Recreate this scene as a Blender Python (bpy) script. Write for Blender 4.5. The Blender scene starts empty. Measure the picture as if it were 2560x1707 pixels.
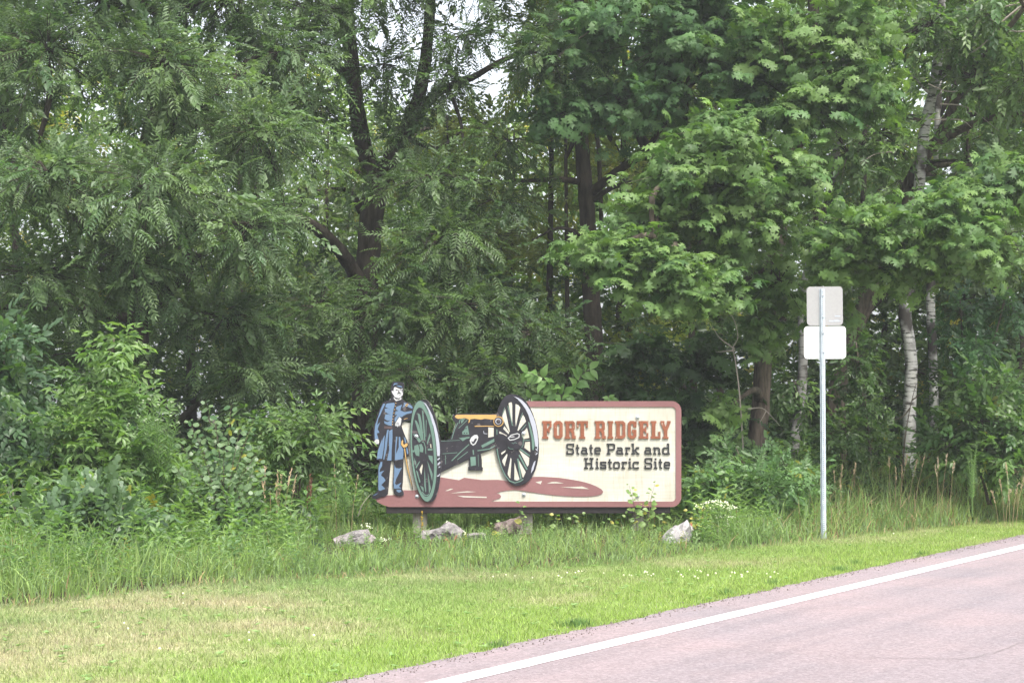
import bpy, math
import numpy as np
from mathutils import Vector, Matrix
R_ = math.radians
rng = np.random.default_rng(7)
sc = bpy.context.scene
COL = sc.collection

# ------------------------------------------------------------------ camera, sky, sun, exposure
F = 4777.0; CH = 1.5; PYH = 1040.0
cam_d = bpy.data.cameras.new('camera'); cam = bpy.data.objects.new('camera', cam_d); COL.objects.link(cam)
cam.location = (0, 0, CH); cam.rotation_euler = (R_(90), 0, 0)
cam_d.sensor_width = 36; cam_d.lens = 36 * F / 2560; cam_d.shift_y = (PYH - 853.5) / 2560
cam_d.clip_start = 0.1; cam_d.clip_end = 2000
sc.camera = cam
SUN_EL, SUN_AZ = 58, 150            # azimuth: degrees clockwise from +Y (the way the camera looks)
w = bpy.data.worlds.new('World'); sc.world = w; w.use_nodes = True
nt = w.node_tree; bg = nt.nodes['Background']
sky = nt.nodes.new('ShaderNodeTexSky'); sky.sky_type = 'NISHITA'; sky.sun_disc = False
sky.sun_elevation = R_(SUN_EL); sky.sun_rotation = R_(SUN_AZ); sky.dust_density = 4.0; sky.air_density = 1.0
hsv = nt.nodes.new('ShaderNodeHueSaturation'); hsv.inputs['Saturation'].default_value = 0.35; hsv.inputs['Value'].default_value = 1.0
nt.links.new(sky.outputs[0], hsv.inputs['Color']); nt.links.new(hsv.outputs[0], bg.inputs[0]); bg.inputs[1].default_value = 0.15
sd = bpy.data.lights.new('sun', 'SUN'); sd.energy = 1.9; sd.angle = R_(10); sd.color = (1.0, 0.96, 0.9)
so = bpy.data.objects.new('sun', sd); COL.objects.link(so)
sdir = Vector((math.sin(R_(SUN_AZ)) * math.cos(R_(SUN_EL)), math.cos(R_(SUN_AZ)) * math.cos(R_(SUN_EL)), math.sin(R_(SUN_EL))))
so.rotation_euler = sdir.to_track_quat('Z', 'Y').to_euler(); so.location = (0, 0, 60)
sc.view_settings.view_transform = 'Standard'; sc.view_settings.look = 'None'
sc.view_settings.exposure = 1.48; sc.view_settings.gamma = 1.0; sc.view_settings.use_curve_mapping = False
sc.render.engine = 'CYCLES'
sc.cycles.max_bounces = 8; sc.cycles.transparent_max_bounces = 4; sc.cycles.diffuse_bounces = 4
sc.cycles.use_denoising = True

# ------------------------------------------------------------------ helpers
def at(px, py, D): return Vector(((px - 1280) * D / F, D, CH + (PYH - py) * D / F))
def gnd(px, py):
    D = F * CH / (py - PYH); return Vector(((px - 1280) * D / F, D, 0))
def fbm(x, y, s=1.0, seed=0, o=4):
    v = 0; a = 1; t = 0
    for k in range(o):
        f = s * 2 ** k; p = seed * 1.7 + k * 2.3
        v = v + a * (np.sin(x * f * 1.1 + 1.3 * np.sin(y * f * .7 + p) + p) * np.sin(y * f * 1.3 + 1.7 * np.sin(x * f * .6 + 2 * p) + p * 2)); t += a; a *= .6
    return v / t
def mat(name, col=(.5, .5, .5), rough=.7, spec=.3, metal=0.0):
    m = bpy.data.materials.new(name); m.use_nodes = True
    b = m.node_tree.nodes['Principled BSDF']
    b.inputs['Base Color'].default_value = (*col, 1); b.inputs['Roughness'].default_value = rough
    b.inputs['Specular IOR Level'].default_value = spec; b.inputs['Metallic'].default_value = metal
    return m
def N(m, t, **kw):
    n = m.node_tree.nodes.new(t)
    for k, v in kw.items(): setattr(n, k, v)
    return n
def L(m, a, b): m.node_tree.links.new(a, b)
def ramp(m, fac, stops):
    r = N(m, 'ShaderNodeValToRGB'); e = r.color_ramp.elements
    while len(e) < len(stops): e.new(.5)
    for i, (p, c) in enumerate(stops): e[i].position = p; e[i].color = (*c, 1)
    L(m, fac, r.inputs[0]); return r.outputs[0]
def noise(m, vec, scale, detail=4, rough=.6, vs=None):
    n = N(m, 'ShaderNodeTexNoise'); n.inputs['Scale'].default_value = scale; n.inputs['Detail'].default_value = detail; n.inputs['Roughness'].default_value = rough
    if vs:
        mp = N(m, 'ShaderNodeMapping'); mp.inputs['Scale'].default_value = vs; L(m, vec, mp.inputs[0]); vec = mp.outputs[0]
    L(m, vec, n.inputs['Vector']); return n.outputs['Fac']
def objco(m): return N(m, 'ShaderNodeTexCoord').outputs['Object']
def bump(m, fac, strength, dist=.01):
    b = N(m, 'ShaderNodeBump'); b.inputs['Strength'].default_value = strength; b.inputs['Distance'].default_value = dist
    L(m, fac, b.inputs['Height']); L(m, b.outputs[0], m.node_tree.nodes['Principled BSDF'].inputs['Normal'])
def mixc(m, fac, a, b, mode='MIX'):
    x = N(m, 'ShaderNodeMix', data_type='RGBA', blend_type=mode)
    for s, v in ((0, fac), (6, a), (7, b)):
        if isinstance(v, (int, float)): x.inputs[s].default_value = v
        elif isinstance(v, tuple): x.inputs[s].default_value = (*v, 1)
        else: L(m, v, x.inputs[s])
    return x.outputs[2]
def base(m): return m.node_tree.nodes['Principled BSDF'].inputs['Base Color']

def leafmat(name, trans=.35, rough=.45, spec=.35, tboost=(1.7, 1.9, .8)):
    """reads the piece's own colour from the face attribute col; thin leaf: reflection plus transmission"""
    m = mat(name, rough=rough, spec=spec)
    a = N(m, 'ShaderNodeAttribute', attribute_name='col')
    L(m, a.outputs['Color'], base(m))
    t = N(m, 'ShaderNodeBsdfTranslucent')
    L(m, mixc(m, 1.0, a.outputs['Color'], tboost, 'MULTIPLY'), t.inputs['Color'])
    mx = N(m, 'ShaderNodeMixShader'); mx.inputs[0].default_value = trans
    L(m, m.node_tree.nodes['Principled BSDF'].outputs[0], mx.inputs[1]); L(m, t.outputs[0], mx.inputs[2])
    L(m, mx.outputs[0], m.node_tree.nodes['Material Output'].inputs['Surface'])
    return m

class Geo:
    def __init__(s): s.v = []; s.f = []; s.c = []; s.n = 0
    def add(s, V, F_, col):
        """V (N,k,3), F_ (m,3), col (N,3) or (N,m,3)"""
        V = np.asarray(V, float); F_ = np.asarray(F_, int)
        if V.ndim == 2: V = V[None]
        n, k, _ = V.shape; m = len(F_)
        s.v.append(V.reshape(-1, 3)); off = (np.arange(n) * k)[:, None, None] + s.n
        s.f.append((F_[None] + off).reshape(-1, 3)); s.n += n * k
        c = np.asarray(col, float)
        if c.ndim == 1: c = np.broadcast_to(c, (n, 3))
        if c.ndim == 2: c = np.repeat(c[:, None, :], m, 1)
        s.c.append(c.reshape(-1, 3))
    def mesh(s, name, smooth=False):
        v = np.concatenate(s.v); f = np.concatenate(s.f); c = np.concatenate(s.c)
        me = bpy.data.meshes.new(name); me.vertices.add(len(v)); me.vertices.foreach_set('co', v.astype(np.float32).ravel())
        me.loops.add(f.size); me.loops.foreach_set('vertex_index', f.astype(np.int32).ravel())
        me.polygons.add(len(f)); me.polygons.foreach_set('loop_start', np.arange(0, f.size, 3, dtype=np.int32))
        me.update(calc_edges=True)
        if smooth: me.polygons.foreach_set('use_smooth', np.ones(len(f), bool))
        a = me.attributes.new('col', 'FLOAT_VECTOR', 'FACE'); a.data.foreach_set('vector', np.clip(c, 0, 1).astype(np.float32).ravel())
        global TRIS; TRIS += len(f)
        return me
    def build(s, name, m, parent=None, smooth=False, kind=None, origin=None):
        me = s.mesh(name, smooth); me.materials.append(m)
        o = bpy.data.objects.new(name, me); COL.objects.link(o)
        if parent: o.parent = parent; o.matrix_parent_inverse = parent.matrix_world.inverted()
        if kind: o['kind'] = kind
        return o
TRIS = 0
def empty(name, loc, label, cat, group=None):
    o = bpy.data.objects.new(name, None); COL.objects.link(o); o.location = loc; o.matrix_world = Matrix.Translation(loc)
    o.empty_display_size = .2; o['label'] = label; o['category'] = cat
    if group: o['group'] = group
    return o
def pymesh(name, V, Fs, m, parent=None, kind=None, smooth=False):
    me = bpy.data.meshes.new(name); me.from_pydata([tuple(v) for v in V], [], Fs); me.update()
    if smooth: me.polygons.foreach_set('use_smooth', np.ones(len(me.polygons), bool))
    me.materials.append(m); o = bpy.data.objects.new(name, me); COL.objects.link(o)
    if parent: o.parent = parent; o.matrix_parent_inverse = parent.matrix_world.inverted()
    if kind: o['kind'] = kind
    return o
def norm(a): return a / np.maximum(np.linalg.norm(a, axis=-1, keepdims=True), 1e-9)
def frames(d, up):
    x = norm(d); y = norm(np.cross(up, x)); z = np.cross(x, y)
    return np.stack([x, y, z], -1)               # columns
def place(V, pos, d, up, s):
    M = frames(d, up); s = np.broadcast_to(np.asarray(s, float), (len(pos),))
    return np.einsum('nij,kj->nki', M, V) * s[:, None, None] + pos[:, None, :]
def tube(path, radii, sides=8, wob=0.0, seed=0, cap=True):
    P = np.array([tuple(p) for p in path], float); n = len(P); r = np.asarray(radii, float)
    T = np.gradient(P, axis=0) if n > 1 else P; T = norm(T)
    ref = np.array([0.31, -.9, .2]); Y = norm(np.cross(T, ref)); X = np.cross(Y, T)
    a = np.arange(sides) * 2 * math.pi / sides
    rr = r[:, None] * np.ones((1, sides))
    if wob:
        g = np.random.default_rng(seed); rr = rr * (1 + wob * g.normal(size=rr.shape) + wob * np.sin(a * 3 + seed)[None])
    V = P[:, None] + rr[..., None] * (np.cos(a)[None, :, None] * X[:, None] + np.sin(a)[None, :, None] * Y[:, None])
    V = V.reshape(-1, 3); Fs = []
    for i in range(n - 1):
        for j in range(sides):
            k = (j + 1) % sides; A, B, C_, D_ = i * sides + j, i * sides + k, (i + 1) * sides + k, (i + 1) * sides + j
            Fs += [(A, B, C_), (A, C_, D_)]
    if cap:
        for j in range(1, sides - 1): Fs += [(0, j + 1, j), ((n - 1) * sides, (n - 1) * sides + j, (n - 1) * sides + j + 1)]
    return V, np.array(Fs)
def smoothpath(pts, radii, n=5):
    """Catmull-Rom through pts"""
    P = [np.array(tuple(p), float) for p in pts]; P = [2 * P[0] - P[1]] + P + [2 * P[-1] - P[-2]]; out = []; ro = []
    for i in range(1, len(P) - 2):
        for k in range(n):
            t = k / n; a, b, c, d = P[i - 1:i + 3]
            out.append(.5 * ((2 * b) + (-a + c) * t + (2 * a - 5 * b + 4 * c - d) * t * t + (-a + 3 * b - 3 * c + d) * t ** 3)); ro.append(radii[i - 1] * (1 - t) + radii[i] * t)
    out.append(P[-2]); ro.append(radii[-1]); return out, ro

# ------------------------------------------------------------------ leaf templates (unit length along x, width y, up z)
def leaf_simple(w=.5, fold=.12, droop=.12):
    V = np.array([(0, 0, 0), (.45, w / 2, fold), (1, 0, -droop), (.45, -w / 2, fold)]); return V, np.array([(0, 2, 1), (0, 3, 2)])
def leaf_ovate(w=.55, fold=.08, droop=.18):
    V = np.array([(0, 0, 0), (.22, w * .4, fold), (.5, w * .5, fold * .8), (.8, w * .25, -droop * .3), (1, 0, -droop), (.8, -w * .25, -droop * .3), (.5, -w * .5, fold * .8), (.22, -w * .4, fold), (.5, 0, 0)])
    return V, np.array([(0, 8, 1), (1, 8, 2), (2, 8, 3), (3, 8, 4), (4, 8, 5), (5, 8, 6), (6, 8, 7), (7, 8, 0)])
def leaf_round():
    V = [(0, 0, 0)]
    for a in (35, 75, 120, 180, 240, 285, 325): V.append((.52 - .5 * math.cos(R_(a)) * 1.0, -.5 * math.sin(R_(a)), .04 * math.cos(R_(3 * a))))
    V = np.array(V); return V, np.array([(0, i, i + 1) for i in range(1, 7)])
def leaf_oak():
    V = [(0, 0, 0), (.3, 0, .02), (.62, 0, 0), (1.0, 0, -.14)]; Fs = []
    for s in (1, -1):
        i = len(V); V += [(.2, .07 * s, .02), (.44, .09 * s, .03), (.68, .08 * s, 0), (.86, .05 * s, -.06), (.30, .27 * s, -.04), (.64, .40 * s, -.07), (.90, .24 * s, -.12)]
        tr = [(0, i, 1), (1, i, i + 1), (1, i + 1, 2), (2, i + 1, i + 2), (2, i + 2, 3), (i, i + 4, i + 1), (i + 1, i + 5, i + 2), (i + 2, i + 6, i + 3)]
        Fs += [(a, c, b) for a, b, c in tr] if s > 0 else tr
    return np.array(V), np.array(Fs)
def merge(parts):
    V = []; Fs = []; n = 0
    for v, f in parts: V.append(v); Fs.append(f + n); n += len(v)
    return np.concatenate(V), np.concatenate(Fs)
def xf(t, pos, d, up, s):
    V = place(t[0], np.array([pos], float), np.array([d], float), np.array([up], float), s)[0]; return V, t[1]
def frond(pairs=7, ll=.22, wd=.30, droop=.25, g=None, tip=True):
    g = g or np.random.default_rng(1); parts = []; lf = leaf_simple(wd, .10, .1)
    def pt(t): return np.array([t, .04 * math.sin(3 * t), -droop * t * t])
    for i in range(pairs):
        t = .2 + .76 * i / (pairs - 1); L_ = ll * (.75 + .5 * math.sin(math.pi * (t * .8 + .1))) * (.9 + .2 * g.random())
        for s in (1, -1):
            parts.append(xf(lf, pt(t), (.55, s * .8, -.22 - .15 * g.random()), (g.normal() * .25, g.normal() * .25, 1), L_))
    if tip: parts.append(xf(lf, pt(1), (1, 0, -.5), (0, 0, 1), ll))
    a, b, c = pt(0), pt(.5), pt(1); e = np.array([0, .006, 0])
    parts.append((np.array([a - e, a + e, b - e, b + e, c]), np.array([(0, 1, 3), (0, 3, 2), (2, 3, 4)])))
    return merge(parts)
def twig(lf, n=8, ll=.28, spread=.9, g=None, droop=.2, start=.15):
    g = g or np.random.default_rng(2); parts = []
    for i in range(n):
        t = start + (1 - start) * i / (n - 1); s = 1 if i % 2 else -1
        d = (.6 + .4 * t, s * spread * (1.05 - .8 * t), g.normal() * .25 - .1)
        parts.append(xf(lf, (t * .85, 0, -droop * t * t), d, (g.normal() * .35, g.normal() * .35, 1), ll * (.8 + .4 * g.random())))
    parts.append((np.array([(0, -.008, 0), (0, .008, 0), (.85, 0, -droop)]), np.array([(0, 1, 2)])))
    return merge(parts)
def whorl(lf, n=7, g=None):
    g = g or np.random.default_rng(3); parts = []
    for i in range(n):
        a = (i / n - .5) * math.pi * 1.7 + g.normal() * .15
        parts.append(xf(lf, (.03 * i, 0, .01 * i), (math.cos(a), math.sin(a), -.25 - .3 * g.random()), (g.normal() * .2 + .3, g.normal() * .2, 1), .85 + .3 * g.random()))
    return merge(parts)
G_ = np.random.default_rng(11)
FROND = [frond(7, .21, .27, .22 + .1 * k, np.random.default_rng(k)) for k in range(3)]
ASHF = [frond(3, .38, .36, .2, np.random.default_rng(20 + k)) for k in range(2)]
SMALL = [twig(leaf_simple(.55, .1, .15), 8, .30, .9, np.random.default_rng(k)) for k in range(3)]
OVAL = [twig(leaf_ovate(.55), 7, .33, .9, np.random.default_rng(40 + k)) for k in range(2)]
OAKL = leaf_oak(); OAKW = [whorl(OAKL, 6, np.random.default_rng(60 + k)) for k in range(3)]
ROUND = [twig(leaf_round(), 9, .17, 1.0, np.random.default_rng(80 + k), 0.05) for k in range(2)]
NARROW = [twig(leaf_simple(.16, .03, .1), 16, .26, .75, np.random.default_rng(90 + k), 0.0, .05) for k in range(2)]

def tints(g, n, A, B, yellow=.0, j=.12):
    t = g.random(n)[:, None]; c = np.array(A)[None] * (1 - t) + np.array(B)[None] * t
    c = c * (1 + g.normal(size=(n, 1)) * j)
    if yellow > 0:
        k = g.random(n) < yellow; c[k] = np.array([.30, .27, .05]) * (.7 + .5 * g.random((k.sum(), 1)))
    return np.clip(c, .005, .9)

def lobe(g, c, r, nb, per, temps, size, A, B, geo, wood=None, droop=.35, out=.7, camup=.35, yellow=0, flat=1.0, jit=.06, wr=.006, collect=None, wcol=(.06, .05, .04)):
    """branchlets radiating from c to an ellipsoid r; sprays of leaves along each"""
    c = np.array(tuple(c), float); r = np.array(r, float)
    u = norm(g.normal(size=(nb, 3))); u[:, 2] *= flat; u = norm(u)
    ln = (.45 + .6 * g.random(nb) ** .6)
    bt = g.random(nb)
    t = np.clip(np.linspace(.22, 1, per)[None] + g.normal(size=(nb, per)) * .06, .05, 1.08)
    P = c + u[:, None] * r * (ln[:, None] * t)[..., None]
    P[..., 2] -= droop * (r[2]) * (t ** 2) * ln[:, None] * .8
    P += g.normal(size=P.shape) * jit
    d = u[:, None] * out + g.normal(size=P.shape) * .55; d[..., 2] -= .12
    up = np.zeros_like(P); up[..., 2] = 1; up[..., 1] = -camup; up += g.normal(size=P.shape) * .3
    P, d, up = P.reshape(-1, 3), d.reshape(-1, 3), up.reshape(-1, 3)
    tt = np.repeat(bt, per) * .6 + g.random(len(P)) * .4
    col = np.array(A)[None] * (1 - tt[:, None]) + np.array(B)[None] * tt[:, None]
    col *= 1 + g.normal(size=(len(P), 1)) * .12
    if yellow:
        k = g.random(len(P)) < yellow; col[k] = np.array([.24, .25, .05]) * (.7 + .5 * g.random((k.sum(), 1)))
    s = size * (.62 + .75 * g.random(len(P)))
    which = g.integers(0, len(temps), len(P))
    if collect is not None: collect.append((P, norm(d), up, s, col))
    for k, (V, Fs) in enumerate(temps):
        q = which == k
        if q.any(): 
            m = len(Fs); cc = np.repeat(col[q][:, None], m, 1)
            geo.add(place(V, P[q], d[q], up[q], s[q]), Fs, cc)
    if wood is not None:
        a = np.broadcast_to(c, (nb, 3)); e = c + u * r * ln[:, None]; e[:, 2] -= droop * r[2] * ln * .8; mid = (a + e) / 2; mid[:, 2] += droop * r[2] * .12
        for p0, p1, r0, r1 in ((a, mid, wr * 1.6, wr), (mid, e, wr, wr * .35)):
            T = norm(p1 - p0); X = norm(np.cross(T, np.array([.1, .3, .95]) + 0 * T)); Y = np.cross(T, X)
            ring = lambda p, rr: [p + rr * (math.cos(a_) * X + math.sin(a_) * Y) for a_ in (0, 2.1, 4.2)]
            V = np.stack(ring(p0, r0) + ring(p1, r1), 1)
            wood.add(V, [(0, 1, 4), (0, 4, 3), (1, 2, 5), (1, 5, 4), (2, 0, 3), (2, 3, 5)], np.array(wcol))
    return P

# ------------------------------------------------------------------ materials
M_leaf = leafmat('walnut_leaf'); M_oak = leafmat('oak_leaf', .32, .5, .28); M_small = leafmat('small_leaf', .4, .4, .4)
M_grass = leafmat('grass_blade', .42, .55, .2, (1.3, 1.4, .8)); M_dryst = leafmat('dry_stalk', .2, .8, .1, (1, 1, 1))
M_wood = leafmat('twig_bark', 0.0, .9, .1)
def bark(name, a, b, sc_=9, vert=.25):
    m = mat(name, rough=.95, spec=.1); o = objco(m)
    n1 = noise(m, o, sc_, 6, .7, (1, 1, vert)); n2 = noise(m, o, 1.7, 3)
    c = ramp(m, n1, [(.3, a), (.62, b)]); c2 = ramp(m, n2, [(.3, (.7, .75, .65)), (.7, (1.2, 1.15, 1.1))])
    L(m, mixc(m, 1.0, c, c2, 'MULTIPLY'), base(m)); bump(m, n1, 1.0, .03); return m
M_bark = bark('dark_bark', (.018, .015, .013), (.085, .072, .062)); M_barkb = bark('brown_bark', (.022, .018, .015), (.15, .125, .105), 16, .16)
m = M_birch = mat('birch_bark', rough=.75, spec=.2); o_ = objco(m)
nh = noise(m, o_, 3.0, 5, .65, (1.6, 1.6, 9)); np_ = noise(m, o_, 1.6, 3, .5, (1.3, 1.3, 1.0))
c = ramp(m, nh, [(.0, (.03, .028, .028)), (.40, (.05, .045, .04)), (.47, (.40, .395, .38)), (1, (.60, .595, .57))])
c = mixc(m, ramp(m, np_, [(.53, (0, 0, 0)), (.62, (1, 1, 1))]), c, (.05, .045, .04)); L(m, c, base(m)); bump(m, nh, .4, .01)

# ------------------------------------------------------------------ the lay of the land
BP = [(-900, 1640), (-400, 1568), (0, 1520), (363, 1482), (519, 1463), (700, 1455), (897, 1443), (1000, 1433), (1280, 1424), (1552, 1409), (1715, 1388), (1900, 1366), (2058, 1349), (2300, 1325), (2560, 1300), (3000, 1262), (3600, 1225)]
bx = np.array([p[0] for p in BP], float); bY = np.array([F * CH / (p[1] - PYH) for p in BP])
def pxof(x, y): return 1280 + F * x / np.maximum(y, .5)
def weedline(x, y): return y - np.interp(pxof(x, y), bx, bY) + .12 * fbm(x, y, 2.2, 3) + .05 * fbm(x, y, 9, 5)   # > 0: past the mown edge
RP = np.array([-.94, 10.74]); RU = norm(np.array([7.34, 13.16])); RN = np.array([RU[1], -RU[0]])
def roadoff(x, y): return (x - RP[0]) * RN[0] + (y - RP[1]) * RN[1]      # > 0: on the road
def gz(x, y):
    lawn = np.clip(-roadoff(x, y) / 1.0, 0, 1)
    q = np.clip((y - np.interp(pxof(x, y), bx, bY) - .5) / 4.5, 0, 1); bank = .85 * np.clip((x - 3.3) / 3.6, 0, 1.6) * q * q * (3 - 2 * q)
    return .018 * fbm(x, y, 1.1, 1) * lawn + .02 * np.clip(y - 27, 0, 60) * lawn + bank * lawn
def dryness(x, y):
    d = .28 + .55 * fbm(x, y, .55, 8) + .4 * fbm(x, y, 2.1, 12, 3) + .2 * fbm(x, y, 7, 13, 3)
    for (px, py, sx, sy, a) in ((120, 1610, 1.6, 1.8, .5), (640, 1580, 1.0, 1.0, .4), (330, 1500, 1.8, .7, .45), (1200, 1440, 2.5, .5, .2), (1000, 1490, 1.5, .7, -.35), (900, 1690, 1.6, 1.2, -.6), (1300, 1540, 1.8, 1.3, -.55), (2100, 1380, 2, 1, -.5), (1750, 1440, 2, 1, -.3)):
        q = gnd(px, py); d = d + a * np.exp(-((x - q.x) / sx) ** 2 - ((y - q.y) / sy) ** 2)
    ro = -roadoff(x, y); d = d - .35 * np.exp(-(ro / .9) ** 2)
    return np.clip(d, 0, 1)
# ground: one sheet to the horizon, fine near the camera
xs = np.unique(np.concatenate([np.linspace(-500, -30, 12), np.linspace(-30, -9, 15), np.arange(-9, 11, .16), np.linspace(11, 40, 18), np.linspace(40, 500, 12)]))
ys = np.unique(np.concatenate([np.linspace(-400, -5, 12), np.linspace(-5, 8, 14), np.arange(8, 32, .15), np.linspace(32, 90, 30), np.linspace(90, 900, 14)]))
X, Y = np.meshgrid(xs, ys); Z = gz(X, Y); V = np.stack([X, Y, Z], -1).reshape(-1, 3); nx, ny = len(xs), len(ys)
idx = np.arange(nx * ny).reshape(ny, nx); q = np.stack([idx[:-1, :-1], idx[:-1, 1:], idx[1:, 1:], idx[1:, :-1]], -1).reshape(-1, 4)
tri = np.concatenate([q[:, [0, 1, 2]], q[:, [0, 2, 3]]])
cx, cy = V[tri].mean(1)[:, 0], V[tri].mean(1)[:, 1]
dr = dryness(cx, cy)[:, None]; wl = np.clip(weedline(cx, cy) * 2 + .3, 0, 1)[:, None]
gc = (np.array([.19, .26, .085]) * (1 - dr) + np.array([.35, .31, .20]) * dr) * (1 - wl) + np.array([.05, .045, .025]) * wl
g = Geo(); g.add(V[None], tri, gc[None])
M_ground = mat('turf_soil', rough=.95, spec=.1)
a_ = N(M_ground, 'ShaderNodeAttribute', attribute_name='col'); o_ = objco(M_ground)
n1 = noise(M_ground, o_, 28, 5, .7); n2 = noise(M_ground, o_, 5, 4)
L(M_ground, mixc(M_ground, 1.0, mixc(M_ground, 1.0, a_.outputs['Color'], ramp(M_ground, n1, [(.3, (.55, .6, .5)), (.7, (1.35, 1.3, 1.3))]), 'MULTIPLY'), ramp(M_ground, n2, [(.35, (.8, .9, .75)), (.65, (1.1, 1.05, 1.1))]), 'MULTIPLY'), base(M_ground))
bump(M_ground, n1, .6, .02)
g.build('ground', M_ground, smooth=True, kind='structure')

# ------------------------------------------------------------------ road
def road_pt(s, o, z): return (RP[0] + RU[0] * s + RN[0] * o, RP[1] + RU[1] * s + RN[1] * o, z)
M_road = mat('pinkish_asphalt', rough=.85, spec=.25); o_ = objco(M_road)
fine = noise(M_road, o_, 110, 4, .85); mid_ = noise(M_road, o_, 22, 4, .7); band = noise(M_road, o_, 1.3, 4, .6, (.12, 2.6, 1)); big = noise(M_road, o_, .55, 3)
vo = N(M_road, 'ShaderNodeTexVoronoi'); vo.inputs['Scale'].default_value = 62; L(M_road, o_, vo.inputs['Vector'])
c = ramp(M_road, fine, [(.25, (.15, .132, .134)), (.5, (.25, .22, .224)), (.75, (.37, .332, .336))])
c = mixc(M_road, .45, c, ramp(M_road, vo.outputs['Color'], [(.2, (.17, .147, .151)), (.55, (.265, .222, .228)), (.95, (.40, .355, .36))]))
c = mixc(M_road, 1.0, c, ramp(M_road, band, [(.3, (.86, .86, .88)), (.5, (1, .98, .985)), (.72, (1.1, 1.05, 1.055))]), 'MULTIPLY')
c = mixc(M_road, 1.0, c, ramp(M_road, big, [(.35, (.92, .93, .96)), (.65, (1.06, 1.0, 1.0))]), 'MULTIPLY')
c = mixc(M_road, 1.0, c, ramp(M_road, mid_, [(.3, (.88, .88, .88)), (.7, (1.08, 1.08, 1.08))]), 'MULTIPLY')
L(M_road, c, base(M_road)); bump(M_road, fine, .9, .006)
ss = np.concatenate([np.linspace(-120, -12, 20), np.arange(-11.9, 26, .09), np.linspace(26.2, 220, 60)])
gg = np.random.default_rng(5); eo = .035 * fbm(ss, ss * 0 + 1.3, 2.3, 4) + .012 * gg.normal(size=len(ss)) + .02 * fbm(ss, ss * 0, 11, 9)
offs = [None, .25, .9, 2.0, 3.6, 5.4, 7.4]
V = []
for s_, e_ in zip(ss, eo):
    V.append((s_, -e_, -.03)); 
    V.append((s_, -e_, .018))
    for o in offs[1:]: V.append((s_, -o, .022 + .01 * min(o, 3.6) - .01 * max(0, o - 3.6)))
    V.append((s_, -7.4, -.03))
k = len(offs) + 2; Fs = [(i * k + j, i * k + j + 1, (i + 1) * k + j + 1, (i + 1) * k + j) for i in range(len(ss) - 1) for j in range(k - 1)]
road = pymesh('road', V, Fs, M_road, kind='structure')
ang = math.atan2(RU[1], RU[0]); road.location = (RP[0], RP[1], 0); road.rotation_euler = (0, 0, ang)
road.matrix_world = Matrix.Translation((RP[0], RP[1], 0)) @ Matrix.Rotation(ang, 4, 'Z')
def roadz(o): return .022 + .01 * min(o, 3.6) - .01 * max(0, o - 3.6)
M_line = mat('white_road_paint', (.8, .8, .79), .7, .3); o_ = objco(M_line)
nn = noise(M_line, o_, 90, 4, .75); n3 = noise(M_line, o_, 6, 4)
L(M_line, mixc(M_line, ramp(M_line, nn, [(.30, (1, 1, 1)), (.38, (0, 0, 0))]), ramp(M_line, n3, [(.3, (.74, .74, .74)), (.7, (.88, .88, .88))]), (.42, .37, .38)), base(M_line))
def ribbon_on_road(name, pts, wfun, m, dz):
    V = []; n = len(pts)
    for i, (s_, o) in enumerate(pts):
        a, b = pts[max(0, i - 1)], pts[min(n - 1, i + 1)]; t = Vector((b[0] - a[0], b[1] - a[1])).normalized(); h = wfun(i) / 2
        for sg in (-1, 1):
            q = (s_ - t.y * h * sg, o + t.x * h * sg); V.append((q[0], -q[1], roadz(max(q[1], .25)) + dz))
    o = pymesh(name, V, [(2 * i, 2 * i + 1, 2 * i + 3, 2 * i + 2) for i in range(n - 1)], m)
    o.parent = road; return o
gl = np.random.default_rng(9)
ribbon_on_road('edge_line', [(s_, .585) for s_ in np.arange(-60, 200, .15)], lambda i: .166 + gl.normal() * .004, M_line, .004)['kind'] = 'structure'
M_crack = mat('crack_tar', (.19, .165, .165), .9)
def to_road(px, py):
    q = gnd(px, py); r_ = np.array([q.x, q.y]) - RP; return float(r_ @ RU), float(r_ @ RN)
def crack(pix, w_=.007, seed=1):
    g2 = np.random.default_rng(seed); P = [np.array(to_road(*p)) for p in pix]; out = []
    for a, b in zip(P[:-1], P[1:]):
        n = max(2, int(np.linalg.norm(b - a) / .06))
        for t in range(n): out.append(a + (b - a) * t / n + g2.normal(size=2) * .012)
    out.append(P[-1])
    o = ribbon_on_road('crack', [tuple(p) for p in out], lambda i: w_ * (.5 + g2.random()), M_crack, .003); o['kind'] = 'structure'
crack([(1540, 1626), (1700, 1632), (1900, 1645), (2100, 1660), (2300, 1666), (2420, 1668), (2500, 1648), (2560, 1625)], .007, 2)
crack([(1300, 1621), (1440, 1624), (1540, 1626)], .006, 3)
crack([(1690, 1529), (1800, 1527), (1880, 1530)], .008, 4); crack([(1945, 1529), (2150, 1532), (2350, 1535), (2700, 1540)], .008, 5)
crack([(2350, 1434), (2450, 1432), (2600, 1435)], .009, 6)

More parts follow.
